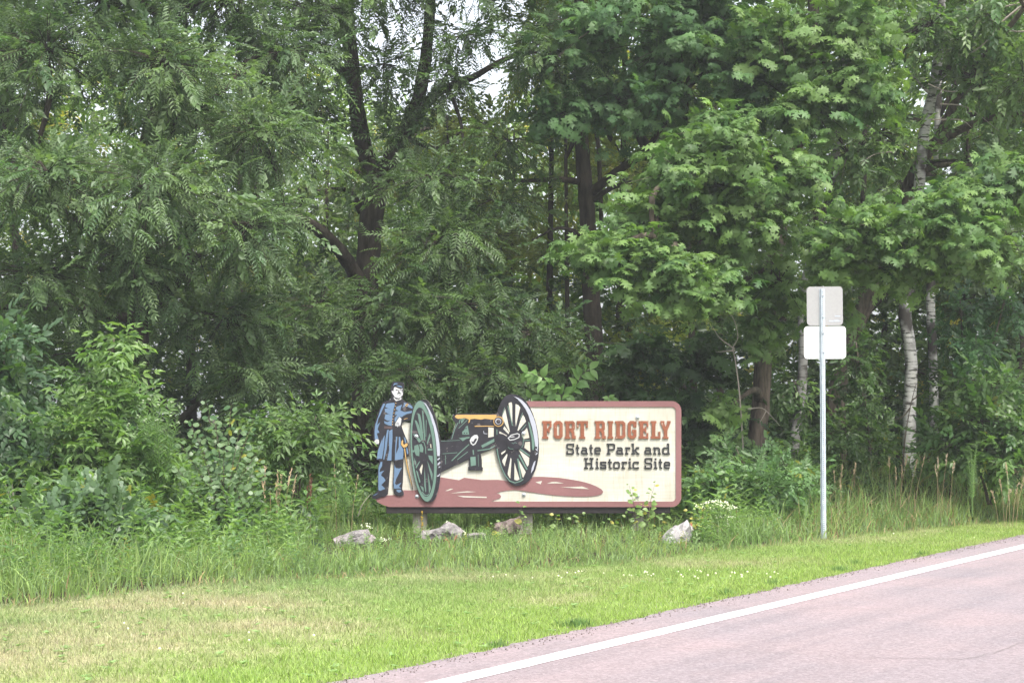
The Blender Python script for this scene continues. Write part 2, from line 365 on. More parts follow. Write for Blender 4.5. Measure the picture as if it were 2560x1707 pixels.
# ------------------------------------------------------------------ grass
def scatter(n, x0, x1, y0, y1, g, cond):
    P = np.stack([g.uniform(x0, x1, n), g.uniform(y0, y1, n)], 1); return P[cond(P[:, 0], P[:, 1])]
def blades(g, P, h, w_, col, geo, seg=1, lean=.4, z=None, field=False):
    n = len(P); a = g.uniform(0, 2 * math.pi, n); la = g.uniform(0, 2 * math.pi, n); le = np.abs(g.normal(size=n)) * lean
    if field:                                     # clumps lean together
        la = 3.1 * fbm(P[:, 0], P[:, 1], 2.6, 77) + g.normal(size=n) * .9 + math.pi * (g.random(n) < .4); le = le + .35 * np.abs(fbm(P[:, 0], P[:, 1], 3.3, 78))
    b = np.stack([P[:, 0], P[:, 1], (gz(P[:, 0], P[:, 1]) if z is None else z) - .005], 1)
    sd_ = np.stack([np.cos(a), np.sin(a), 0 * a], 1); ld = np.stack([np.cos(la), np.sin(la), 0 * a], 1); upv = np.array([0, 0, 1.0])
    h = h[:, None]; w_ = np.broadcast_to(w_, (n,))[:, None]; le = le[:, None]
    if seg == 1:
        V = np.stack([b - sd_ * w_ / 2, b + sd_ * w_ / 2, b + upv * h + ld * h * le], 1); geo.add(V, [(0, 1, 2)], col)
    else:
        def pt(t): return b + upv * h * (t - .35 * le * t * t) + ld * h * le * (t ** 2)
        V = np.stack([b - sd_ * w_ / 2, b + sd_ * w_ / 2, pt(.4) - sd_ * w_ * .5, pt(.4) + sd_ * w_ * .5, pt(.75) - sd_ * w_ * .3, pt(.75) + sd_ * w_ * .3, pt(1.0)], 1)
        geo.add(V, [(0, 1, 3), (0, 3, 2), (2, 3, 5), (2, 5, 4), (4, 5, 6)], col)
g1 = np.random.default_rng(21); lg = Geo()
def lawncond(x, y): return (roadoff(x, y) < .02 + .05 * fbm(x, y, 6, 2)) & (weedline(x, y) < .35) & (x > -.36 * y - .6) & (x < .34 * y + .5)
P = scatter(900000, -10, 10.5, 9.2, 31, g1, lawncond)
# thin out with distance: the near ones show
keep = g1.random(len(P)) < np.clip(1.25 - (P[:, 1] - 10) / 30, .45, 1); P = P[keep][:250000]
n = len(P); d = np.clip(dryness(P[:, 0], P[:, 1]) + g1.normal(size=n) * .2, 0, 1)[:, None]; v = (1 + .25 * g1.normal(size=(n, 1)))
pat = (.5 + .5 * fbm(P[:, 0], P[:, 1], 1.7, 15))[:, None]
nr = np.exp(-(roadoff(P[:, 0], P[:, 1]) / 2.2) ** 2)[:, None] * .75
gr = np.array([.15, .235, .09]) * pat + np.array([.23, .30, .12]) * (1 - pat); gr = gr * (1 - nr) + np.array([.27, .37, .075]) * nr
col = np.clip((gr * (1 - d) + np.array([.385, .345, .245]) * d) * v, .02, .7)
blades(g1, P, (.018 + .03 * g1.random(n)) * (.8 + .6 * pat[:, 0] + .5 * np.clip(fbm(P[:, 0], P[:, 1], 5, 88), 0, 1)), .008, col, lg, 1, .8)
# taller dark tufts along the road edge
for (px, py, r_, nn_) in ((1440, 1566, .10, 260), (1815, 1487, .06, 90), (2100, 1428, .08, 140), (2140, 1412, .05, 60), (1930, 1460, .05, 50), (1240, 1618, .05, 60), (2300, 1388, .05, 50)):
    c_ = gnd(px, py); Q = np.stack([c_.x, c_.y]) + g1.normal(size=(nn_, 2)) * r_ * .5 * np.array([1.2, .8])
    Q = Q[roadoff(Q[:, 0], Q[:, 1]) < .10]; k = len(Q)
    blades(g1, Q, .03 + .05 * g1.random(k), .010, np.array([.12, .21, .07]) * (1 + .3 * g1.normal(size=(k, 1))), lg, 1, .8)
o = lg.build('lawn_grass', M_grass, kind='stuff'); o['label'] = 'mown patchy grass with dry tan areas beside the road'; o['category'] = 'grass'

# clover flowers in the lawn
cf = Geo(); ICO = None
def ico():
    t = (1 + 5 ** .5) / 2; V = norm(np.array([(-1, t, 0), (1, t, 0), (-1, -t, 0), (1, -t, 0), (0, -1, t), (0, 1, t), (0, -1, -t), (0, 1, -t), (t, 0, -1), (t, 0, 1), (-t, 0, -1), (-t, 0, 1)], float))
    return V, np.array([(0, 11, 5), (0, 5, 1), (0, 1, 7), (0, 7, 10), (0, 10, 11), (1, 5, 9), (5, 11, 4), (11, 10, 2), (10, 7, 6), (7, 1, 8), (3, 9, 4), (3, 4, 2), (3, 2, 6), (3, 6, 8), (3, 8, 9), (4, 9, 5), (2, 4, 11), (6, 2, 10), (8, 6, 7), (9, 8, 1)])
ICO = ico()
def balls(geo, P, r, col):
    r = np.broadcast_to(r, (len(P),)); geo.add(ICO[0][None] * r[:, None, None] + P[:, None], ICO[1], col)
Pp = []
for (px, py, sx, sy, k) in ((1690, 1450, .8, .25, 45), (620, 1590, 2.5, 1.0, 5), (1300, 1600, 2.0, 1.2, 9), (560, 1660, 1.5, .6, 3), (2200, 1350, 2, .5, 12)):
    c_ = gnd(px, py); Pp.append(np.stack([c_.x + g1.normal(size=k) * sx, c_.y + g1.normal(size=k) * sy, .05 + .02 * g1.random(k)], 1))
Pp = np.concatenate(Pp); Pp = Pp[(roadoff(Pp[:, 0], Pp[:, 1]) < -.1) & (weedline(Pp[:, 0], Pp[:, 1]) < 0)]
balls(cf, Pp, .006 + .005 * g1.random(len(Pp)), np.array([.75, .74, .68]))
o = cf.build('clover_flowers', M_grass, kind='stuff'); o['label'] = 'scattered tiny white clover heads in the mown lawn'; o['category'] = 'flowers'

# gravel crumbs along the road edge, broad-leaved rosettes in the lawn
gv = Geo(); g7 = np.random.default_rng(33); n_ = 5200; s_ = g7.uniform(-8, 24, n_); of = np.abs(g7.normal(size=n_)) * .10 * (1 - 2 * (g7.random(n_) < .35)) + .02
Q = np.stack([RP[0] + RU[0] * s_ + RN[0] * of, RP[1] + RU[1] * s_ + RN[1] * of, np.where(of > 0, .026, gz(RP[0] + RU[0] * s_, RP[1] + RU[1] * s_) + .012)], 1)
T4 = np.array([(1, 0, -.3), (-.5, .8, -.3), (-.5, -.8, -.3), (0, 0, .7)]); rr = .003 + .008 * g7.random(n_) ** 3; an = norm(g7.normal(size=(n_, 3)))
gv.add(place(T4, Q, an, norm(g7.normal(size=(n_, 3))), rr), [(0, 1, 3), (1, 2, 3), (2, 0, 3), (0, 2, 1)], np.array([.27, .22, .21]) * (.5 + .9 * g7.random((n_, 1))))
o = gv.build('edge_gravel', M_dryst, kind='stuff'); o['label'] = 'loose crumbs of pinkish asphalt along the ragged road edge'; o['category'] = 'gravel'
rs = Geo(); P = scatter(900, -6, 9, 10, 25, g7, lambda x, y: (roadoff(x, y) < -.08) & (weedline(x, y) < .1))[:260]; lf = leaf_ovate(.5, .05, .15)
for k in range(7):
    n_ = len(P); a_ = k * .9 + g7.random(n_) * .4; rs.add(place(lf[0], np.stack([P[:, 0], P[:, 1], gz(P[:, 0], P[:, 1]) + .012], 1), np.stack([np.cos(a_), np.sin(a_), .35 + .3 * g7.random(n_)], 1), np.tile([0, 0, 1.0], (n_, 1)), .025 + .035 * g7.random(n_)), lf[1], tints(g7, n_, (.17, .28, .09), (.27, .38, .16)))
o = rs.build('lawn_weeds', M_grass, kind='stuff'); o['label'] = 'small flat leafy weeds dotted through the mown lawn'; o['category'] = 'weeds'

# tall grass past the mown edge
tg = Geo(); g2 = np.random.default_rng(22)
def wcond(x, y):
    wl_ = weedline(x, y); return (wl_ > -.06) & (y < 29.5) & (np.abs(pxof(x, y) - 1280) < 1750) & (roadoff(x, y) < -.9)
P = scatter(330000, -10, 11, 14, 29.5, g2, wcond); wl_ = weedline(P[:, 0], P[:, 1]); px = pxof(P[:, 0], P[:, 1])
keep = g2.random(len(P)) < np.where(wl_ < 2.2, 1, .4) * (.55 + .45 * fbm(P[:, 0], P[:, 1], 1.5, 31)); P = P[keep][:40000]
wl_ = weedline(P[:, 0], P[:, 1]); px = pxof(P[:, 0], P[:, 1]); n = len(P)
hh = np.interp(wl_, [-.1, .15, .5, 1.2, 2.5, 6], [.07, .14, .26, .38, .48, .6])
front = (px > 790) & (px < 1760) & (P[:, 1] < 24.6)
mask = np.interp(px, [-400, 100, 350, 700, 880, 950, 1500, 1750, 1900, 2060, 2300, 2600], [1.15, 1.05, .8, .8, .75, .62, .62, .7, .9, 1.0, 1.1, 1.1])
hh = hh * mask * (.55 + .5 * fbm(P[:, 0], P[:, 1], 1.9, 17) + .35 * fbm(P[:, 0], P[:, 1], 6, 18) + .75 * g2.random(n) ** 1.5); hh = np.clip(hh, .05, 1.1); hh = np.where(front, np.minimum(hh, .12 + .16 * g2.random(n) ** 2.5 + .05 * fbm(P[:, 0], P[:, 1], 3, 19)), hh)
for (rx_, ry_, rd_, rr_) in ((882, 1384, 21.8, .60), (1105, 1356, 23.0, .55), (1268, 1345, 23.6, .4), (1690, 1372, 22.4, .5), (1428, 1398, 21.5, .16), (1666, 1392, 21.8, .22), (803, 1426, 20.2, .2), (888, 1414, 20.5, .15)):
    q_ = at(rx_, ry_, rd_); dd_ = np.hypot(P[:, 0] - q_.x, (P[:, 1] - (rd_ - .35)) * .55); hh = np.where(dd_ < rr_, np.minimum(hh, .05 + .05 * g2.random(n)), hh)
hh = np.maximum(hh, .04)
fld = (.5 + .5 * fbm(P[:, 0], P[:, 1], 1.2, 41))[:, None]
A = np.array([.15, .25, .08]); B = np.array([.31, .40, .135]); C2 = np.array([.20, .28, .13])
col = A * fld + B * (1 - fld); k3 = (g2.random(n) < .3)[:, None]; col = np.where(k3, C2, col)
tanp = np.interp(px, [1000, 1900, 2100, 2250, 2450, 2560], [.05, .05, .28, .2, .12, .3]) * (.6 + .6 * fbm(P[:, 0], P[:, 1], 1.6, 51)); tk = (g2.random(n) < tanp)[:, None]
col = np.where(tk, np.array([.34, .25, .14]) * (.7 + .5 * g2.random((n, 1))), col) * (1 + .18 * g2.normal(size=(n, 1)))
near = (wl_ < .12)[:, None] & (g2.random((n, 1)) < .35); col = np.where(near, np.array([.33, .28, .15]), col)
blades(g2, P, hh, (.006 + .009 * g2.random(n)), np.clip(col, .02, .6), tg, 3, .55, field=True)
o = tg.build('tall_grass', M_grass, kind='stuff'); o['label'] = 'uncut green and tan grass along the wood edge'; o['category'] = 'grass'

# broad-leaved weeds and low undergrowth
def herb(g, nl=12, narrow=False):
    lf = leaf_simple(.22 if narrow else .45, .05, .2); parts = []
    for i in range(nl):
        z = .2 + .8 * i / nl; a = i * 2.4 + g.normal() * .3; s = .24 * (1.15 - .6 * i / nl) * (.8 + .4 * g.random())
        parts.append(xf(lf, (0, 0, z), (math.cos(a), math.sin(a), .25 + .5 * i / nl), (0, 0, 1), s))
    parts.append((np.array([(-.012, 0, 0), (.012, 0, 0), (0, 0, 1)]), np.array([(0, 1, 2)])))
    return merge(parts)
HERB = [herb(np.random.default_rng(k), 12, k % 2 == 0) for k in range(4)]
def herbs(geo, g, P, h, A, B, z=None, lean=.25, yellow=0):
    n = len(P); w_ = g.integers(0, 4, n); a = g.uniform(0, 6.28, n)
    up = np.stack([g.normal(size=n) * lean, g.normal(size=n) * lean, np.ones(n)], 1); dd = np.stack([np.cos(a), np.sin(a), 0 * a], 1)
    pos = np.stack([P[:, 0], P[:, 1], gz(P[:, 0], P[:, 1]) if z is None else z], 1); c = tints(g, n, A, B, yellow)
    for k in range(4):
        q = w_ == k
        if q.any():
            M = frames(np.cross(up[q], dd[q]), up[q]); Vv = np.einsum('nij,kj->nki', M, HERB[k][0]) * h[q][:, None, None] + pos[q][:, None]
            geo.add(Vv, HERB[k][1], c[q])
wd = Geo(); g3 = np.random.default_rng(23)
P = scatter(16000, -10, 11, 15, 30, g3, lambda x, y: (weedline(x, y) > .25) & (np.abs(pxof(x, y) - 1280) < 1700) & (roadoff(x, y) < -1))
wl_ = weedline(P[:, 0], P[:, 1]); px = pxof(P[:, 0], P[:, 1])
dens = np.interp(px, [-400, 700, 900, 1600, 1760, 2040, 2090, 2300, 2560], [.75, .8, .5, .4, .95, .95, .25, .2, .3]) * np.interp(wl_, [.2, 1.0, 3], [.4, .9, 1])
P = P[g3.random(len(P)) < dens][:4400]; wl_ = weedline(P[:, 0], P[:, 1]); px = pxof(P[:, 0], P[:, 1])
hh = np.interp(wl_, [.2, 1, 3, 6], [.14, .28, .5, .8]) * np.interp(px, [-400, 600, 900, 1500, 1750, 1880, 2080, 2600], [1.25, 1.1, .75, .7, 1.15, 1.3, .8, 1.0]) * (.6 + .7 * g3.random(len(P)))
fr = (px > 790) & (px < 1740) & (P[:, 1] < 24.8); hh = np.where(fr, np.minimum(hh, .14 + .08 * g3.random(len(P))), hh)
herbs(wd, g3, P, hh, (.08, .155, .055), (.19, .28, .11), yellow=.02)
o = wd.build('weeds', M_small, kind='stuff'); o['label'] = 'leafy green weeds growing through the uncut grass'; o['category'] = 'weeds'

ug = Geo(); g4 = np.random.default_rng(24)
def volume_sprays(geo, g, n, xr, yr, topf, temps, size, A, B, yellow=0, zmin=.05, pw=.8):
    P = np.stack([g.uniform(*xr, n), g.uniform(*yr, n)], 1); top = topf(P[:, 0], P[:, 1]); z = zmin + (top - zmin) * g.random(n) ** pw; ok = top > .1
    P, z = P[ok], z[ok]; n = len(P); pos = np.stack([P[:, 0], P[:, 1], z + gz(P[:, 0], P[:, 1])], 1)
    d = g.normal(size=(n, 3)); d[:, 2] = d[:, 2] * .4 - .05; up = np.stack([g.normal(size=n) * .35, g.normal(size=n) * .35 - .35, np.ones(n)], 1)
    c = tints(g, n, A, B, yellow, .15); w_ = g.integers(0, len(temps), n); s = size * (.7 + .6 * g.random(n))
    for k, (V, Fs) in enumerate(temps):
        q = w_ == k; geo.add(place(V, pos[q], d[q], up[q], s[q]), Fs, c[q])
def ugtop(x, y):
    px = pxof(x, y); b = np.interp(px, [-500, 0, 500, 900, 1300, 1750, 2000, 2300, 2560, 3000], [2.0, 2.0, 1.1, .9, 1.5, 1.7, 1.5, 1.2, 1.6, 2.2])
    insign = (px > 780) & (px < 1800) & (y < 25.4)
    return b * (.75 + .45 * fbm(x, y, .9, 61)) * np.clip((y - np.interp(px, bx, bY) - 2.4) / 2.5, 0, 1.3) * (1 - insign)
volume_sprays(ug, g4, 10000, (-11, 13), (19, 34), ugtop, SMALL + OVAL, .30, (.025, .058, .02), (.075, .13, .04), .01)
volume_sprays(ug, g4, 6500, (-15, 16), (31, 38), lambda x, y: 5.2 * (.75 + .4 * fbm(x, y, .7, 64)), SMALL, .52, (.025, .06, .02), (.08, .13, .035), .02, pw=1.1)
o = ug.build('undergrowth', M_small, kind='stuff'); o['label'] = 'dark leafy undergrowth beneath the trees behind the sign'; o['category'] = 'undergrowth'

# far wood that reads as one mass
fw = Geo(); g5 = np.random.default_rng(25)
def fwtop(x, y):
    px = pxof(x, y); b = np.interp(px, [-600, 0, 500, 900, 1000, 1250, 1350, 1800, 2560, 3300], [12.4, 13, 13.2, 12, 10.8, 10.6, 12.5, 14, 14, 14])
    return b * (y / 58) * (.93 + .12 * fbm(x, y, .5, 71))
volume_sprays(fw, g5, 12500, (-26, 26), (46, 64), fwtop, SMALL, .85, (.07, .13, .035), (.15, .22, .05), .04, pw=.72)
volume_sprays(fw, g5, 4000, (-19, 19), (37, 47), lambda x, y: 6.0 * (.8 + .35 * fbm(x, y, .6, 73)), SMALL, .5, (.045, .095, .025), (.10, .16, .035), .03, pw=1.35)
volume_sprays(fw, g5, 5500, (-21, 21), (41, 47), lambda x, y: np.interp(pxof(x, y), [-600, 500, 850, 950, 1300, 1400, 3000], [10.8, 10.8, 10, 8.2, 8.2, 10.2, 10.5]) * (.93 + .14 * fbm(x, y, .6, 74)), SMALL, .6, (.06, .115, .03), (.14, .20, .05), .04, zmin=3.5, pw=.8)
o = fw.build('far_woods', M_small, kind='stuff'); o['label'] = 'pale green far wood seen through gaps between trunks'; o['category'] = 'woods'
# ------------------------------------------------------------------ park sign
YS = 24.2
def paint(name, col, dirt=.25, sc_=3.0, rough=.6, chips=None):
    m = mat(name, col, rough, .3); o = objco(m); n1 = noise(m, o, sc_, 5, .7); n2 = noise(m, o, 38, 4, .75)
    c = mixc(m, 1.0, tuple(col), ramp(m, n1, [(.3, (1 - dirt,) * 3), (.7, (1 + dirt * .5,) * 3)]), 'MULTIPLY')
    c = mixc(m, 1.0, c, ramp(m, n2, [(.3, (.93, .93, .93)), (.7, (1.04, 1.04, 1.04))]), 'MULTIPLY')
    if chips:
        cn = noise(m, o, chips[1], 5, .7); cm = noise(m, o, 2.0, 2)
        f = ramp(m, cn, [(chips[2], (0, 0, 0)), (chips[2] + .04, (1, 1, 1))]); c = mixc(m, f, c, chips[0])
    L(m, c, base(m)); bump(m, n2, .15, .003); return m
P_cream = mat('cream_paint', rough=.6, spec=.3); o_ = objco(P_cream)
n1 = noise(P_cream, o_, 2.2, 5, .65, (1, 1, 1)); n2 = noise(P_cream, o_, 5, 5, .7, (.35, 1, 9)); n3 = noise(P_cream, o_, 7, 4, .7, (9, 1, .5))
c = ramp(P_cream, n1, [(.3, (.43, .405, .335)), (.65, (.50, .488, .445))]); c = mixc(P_cream, 1.0, c, ramp(P_cream, n2, [(.35, (.91, .90, .87)), (.6, (1.03, 1.03, 1.03))]), 'MULTIPLY')
c = mixc(P_cream, 1.0, c, ramp(P_cream, n3, [(.30, (.86, .82, .72)), (.48, (1, 1, 1))]), 'MULTIPLY'); L(P_cream, c, base(P_cream)); bump(P_cream, n2, .2, .003)
P_maroon = paint('faded_maroon_paint', (.22, .105, .105), .12, 1.6); P_dark = paint('black_paint', (.02, .0185, .025), .5, 7, .6, ((.10, .085, .085), 9, .60))
P_blue = paint('blue_paint', (.112, .18, .285), .12, 5); P_green = paint('grey_green_paint', (.11, .185, .15), .15, 5); P_gold = paint('gold_paint', (.46, .285, .10), .1)
P_white = paint('white_paint', (.46, .46, .47), .08); P_lav = paint('pale_grey_paint', (.36, .37, .43), .08); P_belt = paint('brown_paint', (.10, .065, .065), .3)
P_brick = paint('brick_red_paint', (.235, .08, .042), .25, 6, .6, ((.42, .36, .29), 26, .64)); P_letter = paint('dark_grey_paint', (.028, .028, .031), .3, 8)
P_edge = paint('weathered_board_edge', (.36, .33, .31), .4, 12); P_steel = mat('galvanised_steel', (.45, .48, .52), .4, .5, .6)
P_beam = paint('dark_brown_beam', (.022, .017, .018), .4, 4, .6); P_beaml = paint('maroon_brown_edge', (.10, .045, .045), .2)
sign = empty('park_sign', (*at(1320, 1200, YS)[:2], 0), 'large cream park sign with maroon border, painted cannon and soldier cutout', 'sign')
def c1(x, y): return 920 + x / 4.611, 940 + y / 4.611
def c2(x, y): return 1300 + x / 4.9, 980 + y / 4.9
def c3(x, y): return 920 + x / 4.9, 940 + y / 4.9
def c4(x, y): return 1020 + x / 5.406, 980 + y / 5.406
def c5(x, y): return 1120 + x / 6.03, 970 + y / 6.03
from mathutils.geometry import tessellate_polygon
def prism(polys, y0, th, name, m, parent, tf=None, stag=.0, edge=None, smooth=False):
    """polys in photo pixels cut as boards: front face y0 metres proud of the board plane, th thick"""
    V = []; Fs = []; mi = []
    for k, P in enumerate(polys):
        P = [tf(*p) if tf else p for p in P]
        A = sum(P[i][0] * P[(i + 1) % len(P)][1] - P[(i + 1) % len(P)][0] * P[i][1] for i in range(len(P)))
        if A > 0: P = P[::-1]
        yy = YS - y0 - stag * k; n = len(P); b = len(V)
        for p in P: q = at(p[0], p[1], YS); V.append((q.x, yy, q.z))
        for p in P: q = at(p[0], p[1], YS); V.append((q.x, yy + th, q.z))
        t = tessellate_polygon([[Vector(V[b + i][::2] + (0,)) for i in range(n)]])
        for tr in t:
            a = [V[b + i] for i in tr]; s_ = (a[1][0] - a[0][0]) * (a[2][2] - a[0][2]) - (a[2][0] - a[0][0]) * (a[1][2] - a[0][2])
            tr = tuple(tr) if s_ > 0 else tuple(tr)[::-1]
            Fs.append(tuple(b + i for i in tr)); Fs.append(tuple(b + n + i for i in tr[::-1])); mi += [0, 0]
        for i in range(n): Fs.append((b + i, b + n + i, b + n + (i + 1) % n, b + (i + 1) % n)); mi.append(1 if edge else 0)
    o = pymesh(name, V, Fs, m, parent)
    if edge: o.data.materials.append(edge); o.data.polygons.foreach_set('material_index', mi)
    return o
def stroke(pts, w_, closed=False):
    """mitred band along pts (same units), returned as quads"""
    P = [np.array(p, float) for p in pts]; n = len(P); out = []; Ls = []; Rs = []
    for i in range(n):
        a = P[i - 1] if (i or closed) else P[i]; b = P[(i + 1) % n] if (i < n - 1 or closed) else P[i]
        t1 = norm(P[i] - a) if np.linalg.norm(P[i] - a) > 0 else norm(b - P[i]); t2 = norm(b - P[i]) if np.linalg.norm(b - P[i]) > 0 else t1
        n1_ = np.array([-t1[1], t1[0]]); n2_ = np.array([-t2[1], t2[0]]); mm = norm(n1_ + n2_); k = 1 / max(.5, float(mm @ n1_))
        Ls.append(P[i] + mm * w_ / 2 * k); Rs.append(P[i] - mm * w_ / 2 * k)
    m_ = n if closed else n - 1
    for i in range(m_):
        j = (i + 1) % n; out.append([tuple(Ls[i]), tuple(Ls[j]), tuple(Rs[j]), tuple(Rs[i])])
    return out
def rect(x0, x1, y0, y1): return [(x0, y0), (x1, y0), (x1, y1), (x0, y1)]
def arc(cx, cy, r, a0, a1, n=7): return [(cx + r * math.cos(R_(a0 + (a1 - a0) * i / (n - 1))), cy + r * math.sin(R_(a0 + (a1 - a0) * i / (n - 1)))) for i in range(n)]
# board
panel = [(1325, 1003)] + arc(1679, 1027, 24, -90, 0) + arc(1679, 1242.5, 24, 0, 90) + [(972, 1266.5), (962, 1263), (950, 1256), (938, 1246), (950, 1238), (962, 1236), (948, 1100), (950, 1042), (1020, 1056), (1036, 1060), (1040, 1010), (1060, 1012), (1098, 1105), (1122, 1106), (1145, 1040), (1180, 1037), (1255, 1037), (1262, 1003)]
prism([panel], .0, .035, 'panel', P_cream, sign, edge=P_edge)
oc = [(1318, 1002.4)] + arc(1679, 1026.5, 24.2, -90, 0) + arc(1679, 1242.5, 24.2, 0, 90) + [(1190, 1266.7)]
ic = [(1318, 1017)] + arc(1679, 1027.5, 10.4, -90, 0) + arc(1679, 1242.5, 10.4, 0, 90) + [(1190, 1253)]
prism([oc + ic[::-1]], .012, .012, 'border', P_maroon, sign)
gs = [c1(*p) for p in [(80, 1410), (130, 1385), (200, 1372), (300, 1368), (410, 1312), (500, 1315), (560, 1312), (600, 1285), (700, 1200), (845, 1165), (1050, 1197), (1110, 1168), (1310, 1195), (1500, 1192), (1650, 1215), (1790, 1200), (1910, 1158)]] + \
     [c2(*p) for p in [(280, 1034), (380, 1040), (480, 1048), (560, 1058), (650, 1072), (720, 1085), (800, 1103), (870, 1125), (920, 1145), (960, 1165), (1000, 1190), (1018, 1215), (1010, 1238), (985, 1254), (930, 1268), (870, 1275), (800, 1278), (700, 1278), (550, 1272), (400, 1260), (300, 1248), (150, 1228), (0, 1207)]] + \
     [c1(*p) for p in [(1950, 1343), (1850, 1328), (1760, 1316), (1680, 1312), (1600, 1317), (1530, 1330), (1480, 1347), (1515, 1358), (1535, 1380), (1530, 1398), (1505, 1412), (1470, 1422), (1410, 1447), (1330, 1506), (240, 1506), (170, 1482), (110, 1450)]]
prism([gs], .008, .010, 'ground_shape', P_maroon, sign)
for q_ in ([[c1(*p) for p in q] for q in ([(890, 1322), (950, 1295), (985, 1298), (925, 1320)], [(950, 1350), (1040, 1335), (1140, 1325), (1250, 1332), (1130, 1338)], [(1025, 1376), (1110, 1380), (1365, 1388), (1370, 1402), (1100, 1394)])] +
      [[c2(*p) for p in q] for q in ([(190, 1100), (270, 1086), (252, 1127)], [(330, 1117), (390, 1098), (440, 1096), (540, 1115)], [(490, 1159), (620, 1160), (760, 1153), (850, 1186), (690, 1178)])]): prism([q_], .0105, .004, 'light_streak', P_cream, sign)
# letters, one board-cut piece each
T, B = 352, 570
def Rg(x): return [rect(x + 13, x + 58, T, B)], [rect(x, x + 95, T, 386), rect(x, x + 71, 545, B)] + stroke([(x + 55, 369), (x + 96, 369), (x + 106, 380), (x + 106, 446), (x + 96, 458), (x + 55, 458)], 36) + stroke([(x + 78, 470), (x + 102, 492), (x + 104, 552), (x + 135, 552)], 36)
BIG = {
 'F': [rect(285, 331, T, B), rect(272, 347, 545, B), rect(272, 387, T, 386), rect(360, 387, T, 436), rect(325, 348, 444, 478), rect(345, 364, 425, 497)],
 'O': stroke([(450, 371), (485, 371), (503, 390), (503, 532), (485, 551), (450, 551), (432, 532), (432, 390)], 40, True),
 'R': sum(Rg(547), []), 'T': [rect(740, 786, T, B), rect(695, 832, T, 386), rect(695, 718, T, 437), rect(809, 832, T, 437), rect(727, 799, 545, B)],
 'R2': sum(Rg(915), []), 'I': [rect(1084, 1130, T, B), rect(1073, 1141, T, 381), rect(1073, 1141, 545, B)],
 'D': [rect(1178, 1224, T, B), rect(1166, 1232, T, 381), rect(1166, 1232, 545, B)] + stroke([(1215, 370), (1255, 370), (1272, 388), (1272, 534), (1255, 552), (1215, 552)], 38),
 'G': stroke([(1406, 430), (1406, 390), (1388, 370), (1357, 370), (1338, 390), (1338, 532), (1357, 552), (1388, 552), (1406, 532), (1406, 478), (1372, 478)], 38) + [rect(1412, 1427, T, 420)],
 'E': [rect(1465, 1511, T, B), rect(1453, 1572, T, 384), rect(1453, 1572, 540, B), rect(1508, 1530, 444, 478), rect(1527, 1547, 425, 497), rect(1549, 1572, T, 425), rect(1549, 1572, 500, B)],
 'L': [rect(1612, 1658, T, B), rect(1600, 1670, T, 381), rect(1600, 1720, 540, B), rect(1694, 1720, 484, B)],
 'Y': stroke([(1735, 360), (1782, 476)], 42) + stroke([(1829, 360), (1782, 476)], 36) + [rect(1761, 1804, 455, B), rect(1720, 1768, T, 379), rect(1800, 1844, T, 379), rect(1746, 1818, 547, B)]}
for k_, P_ in BIG.items(): prism(P_, .018, .018, 'letter', P_brick, sign, c2, .0003)
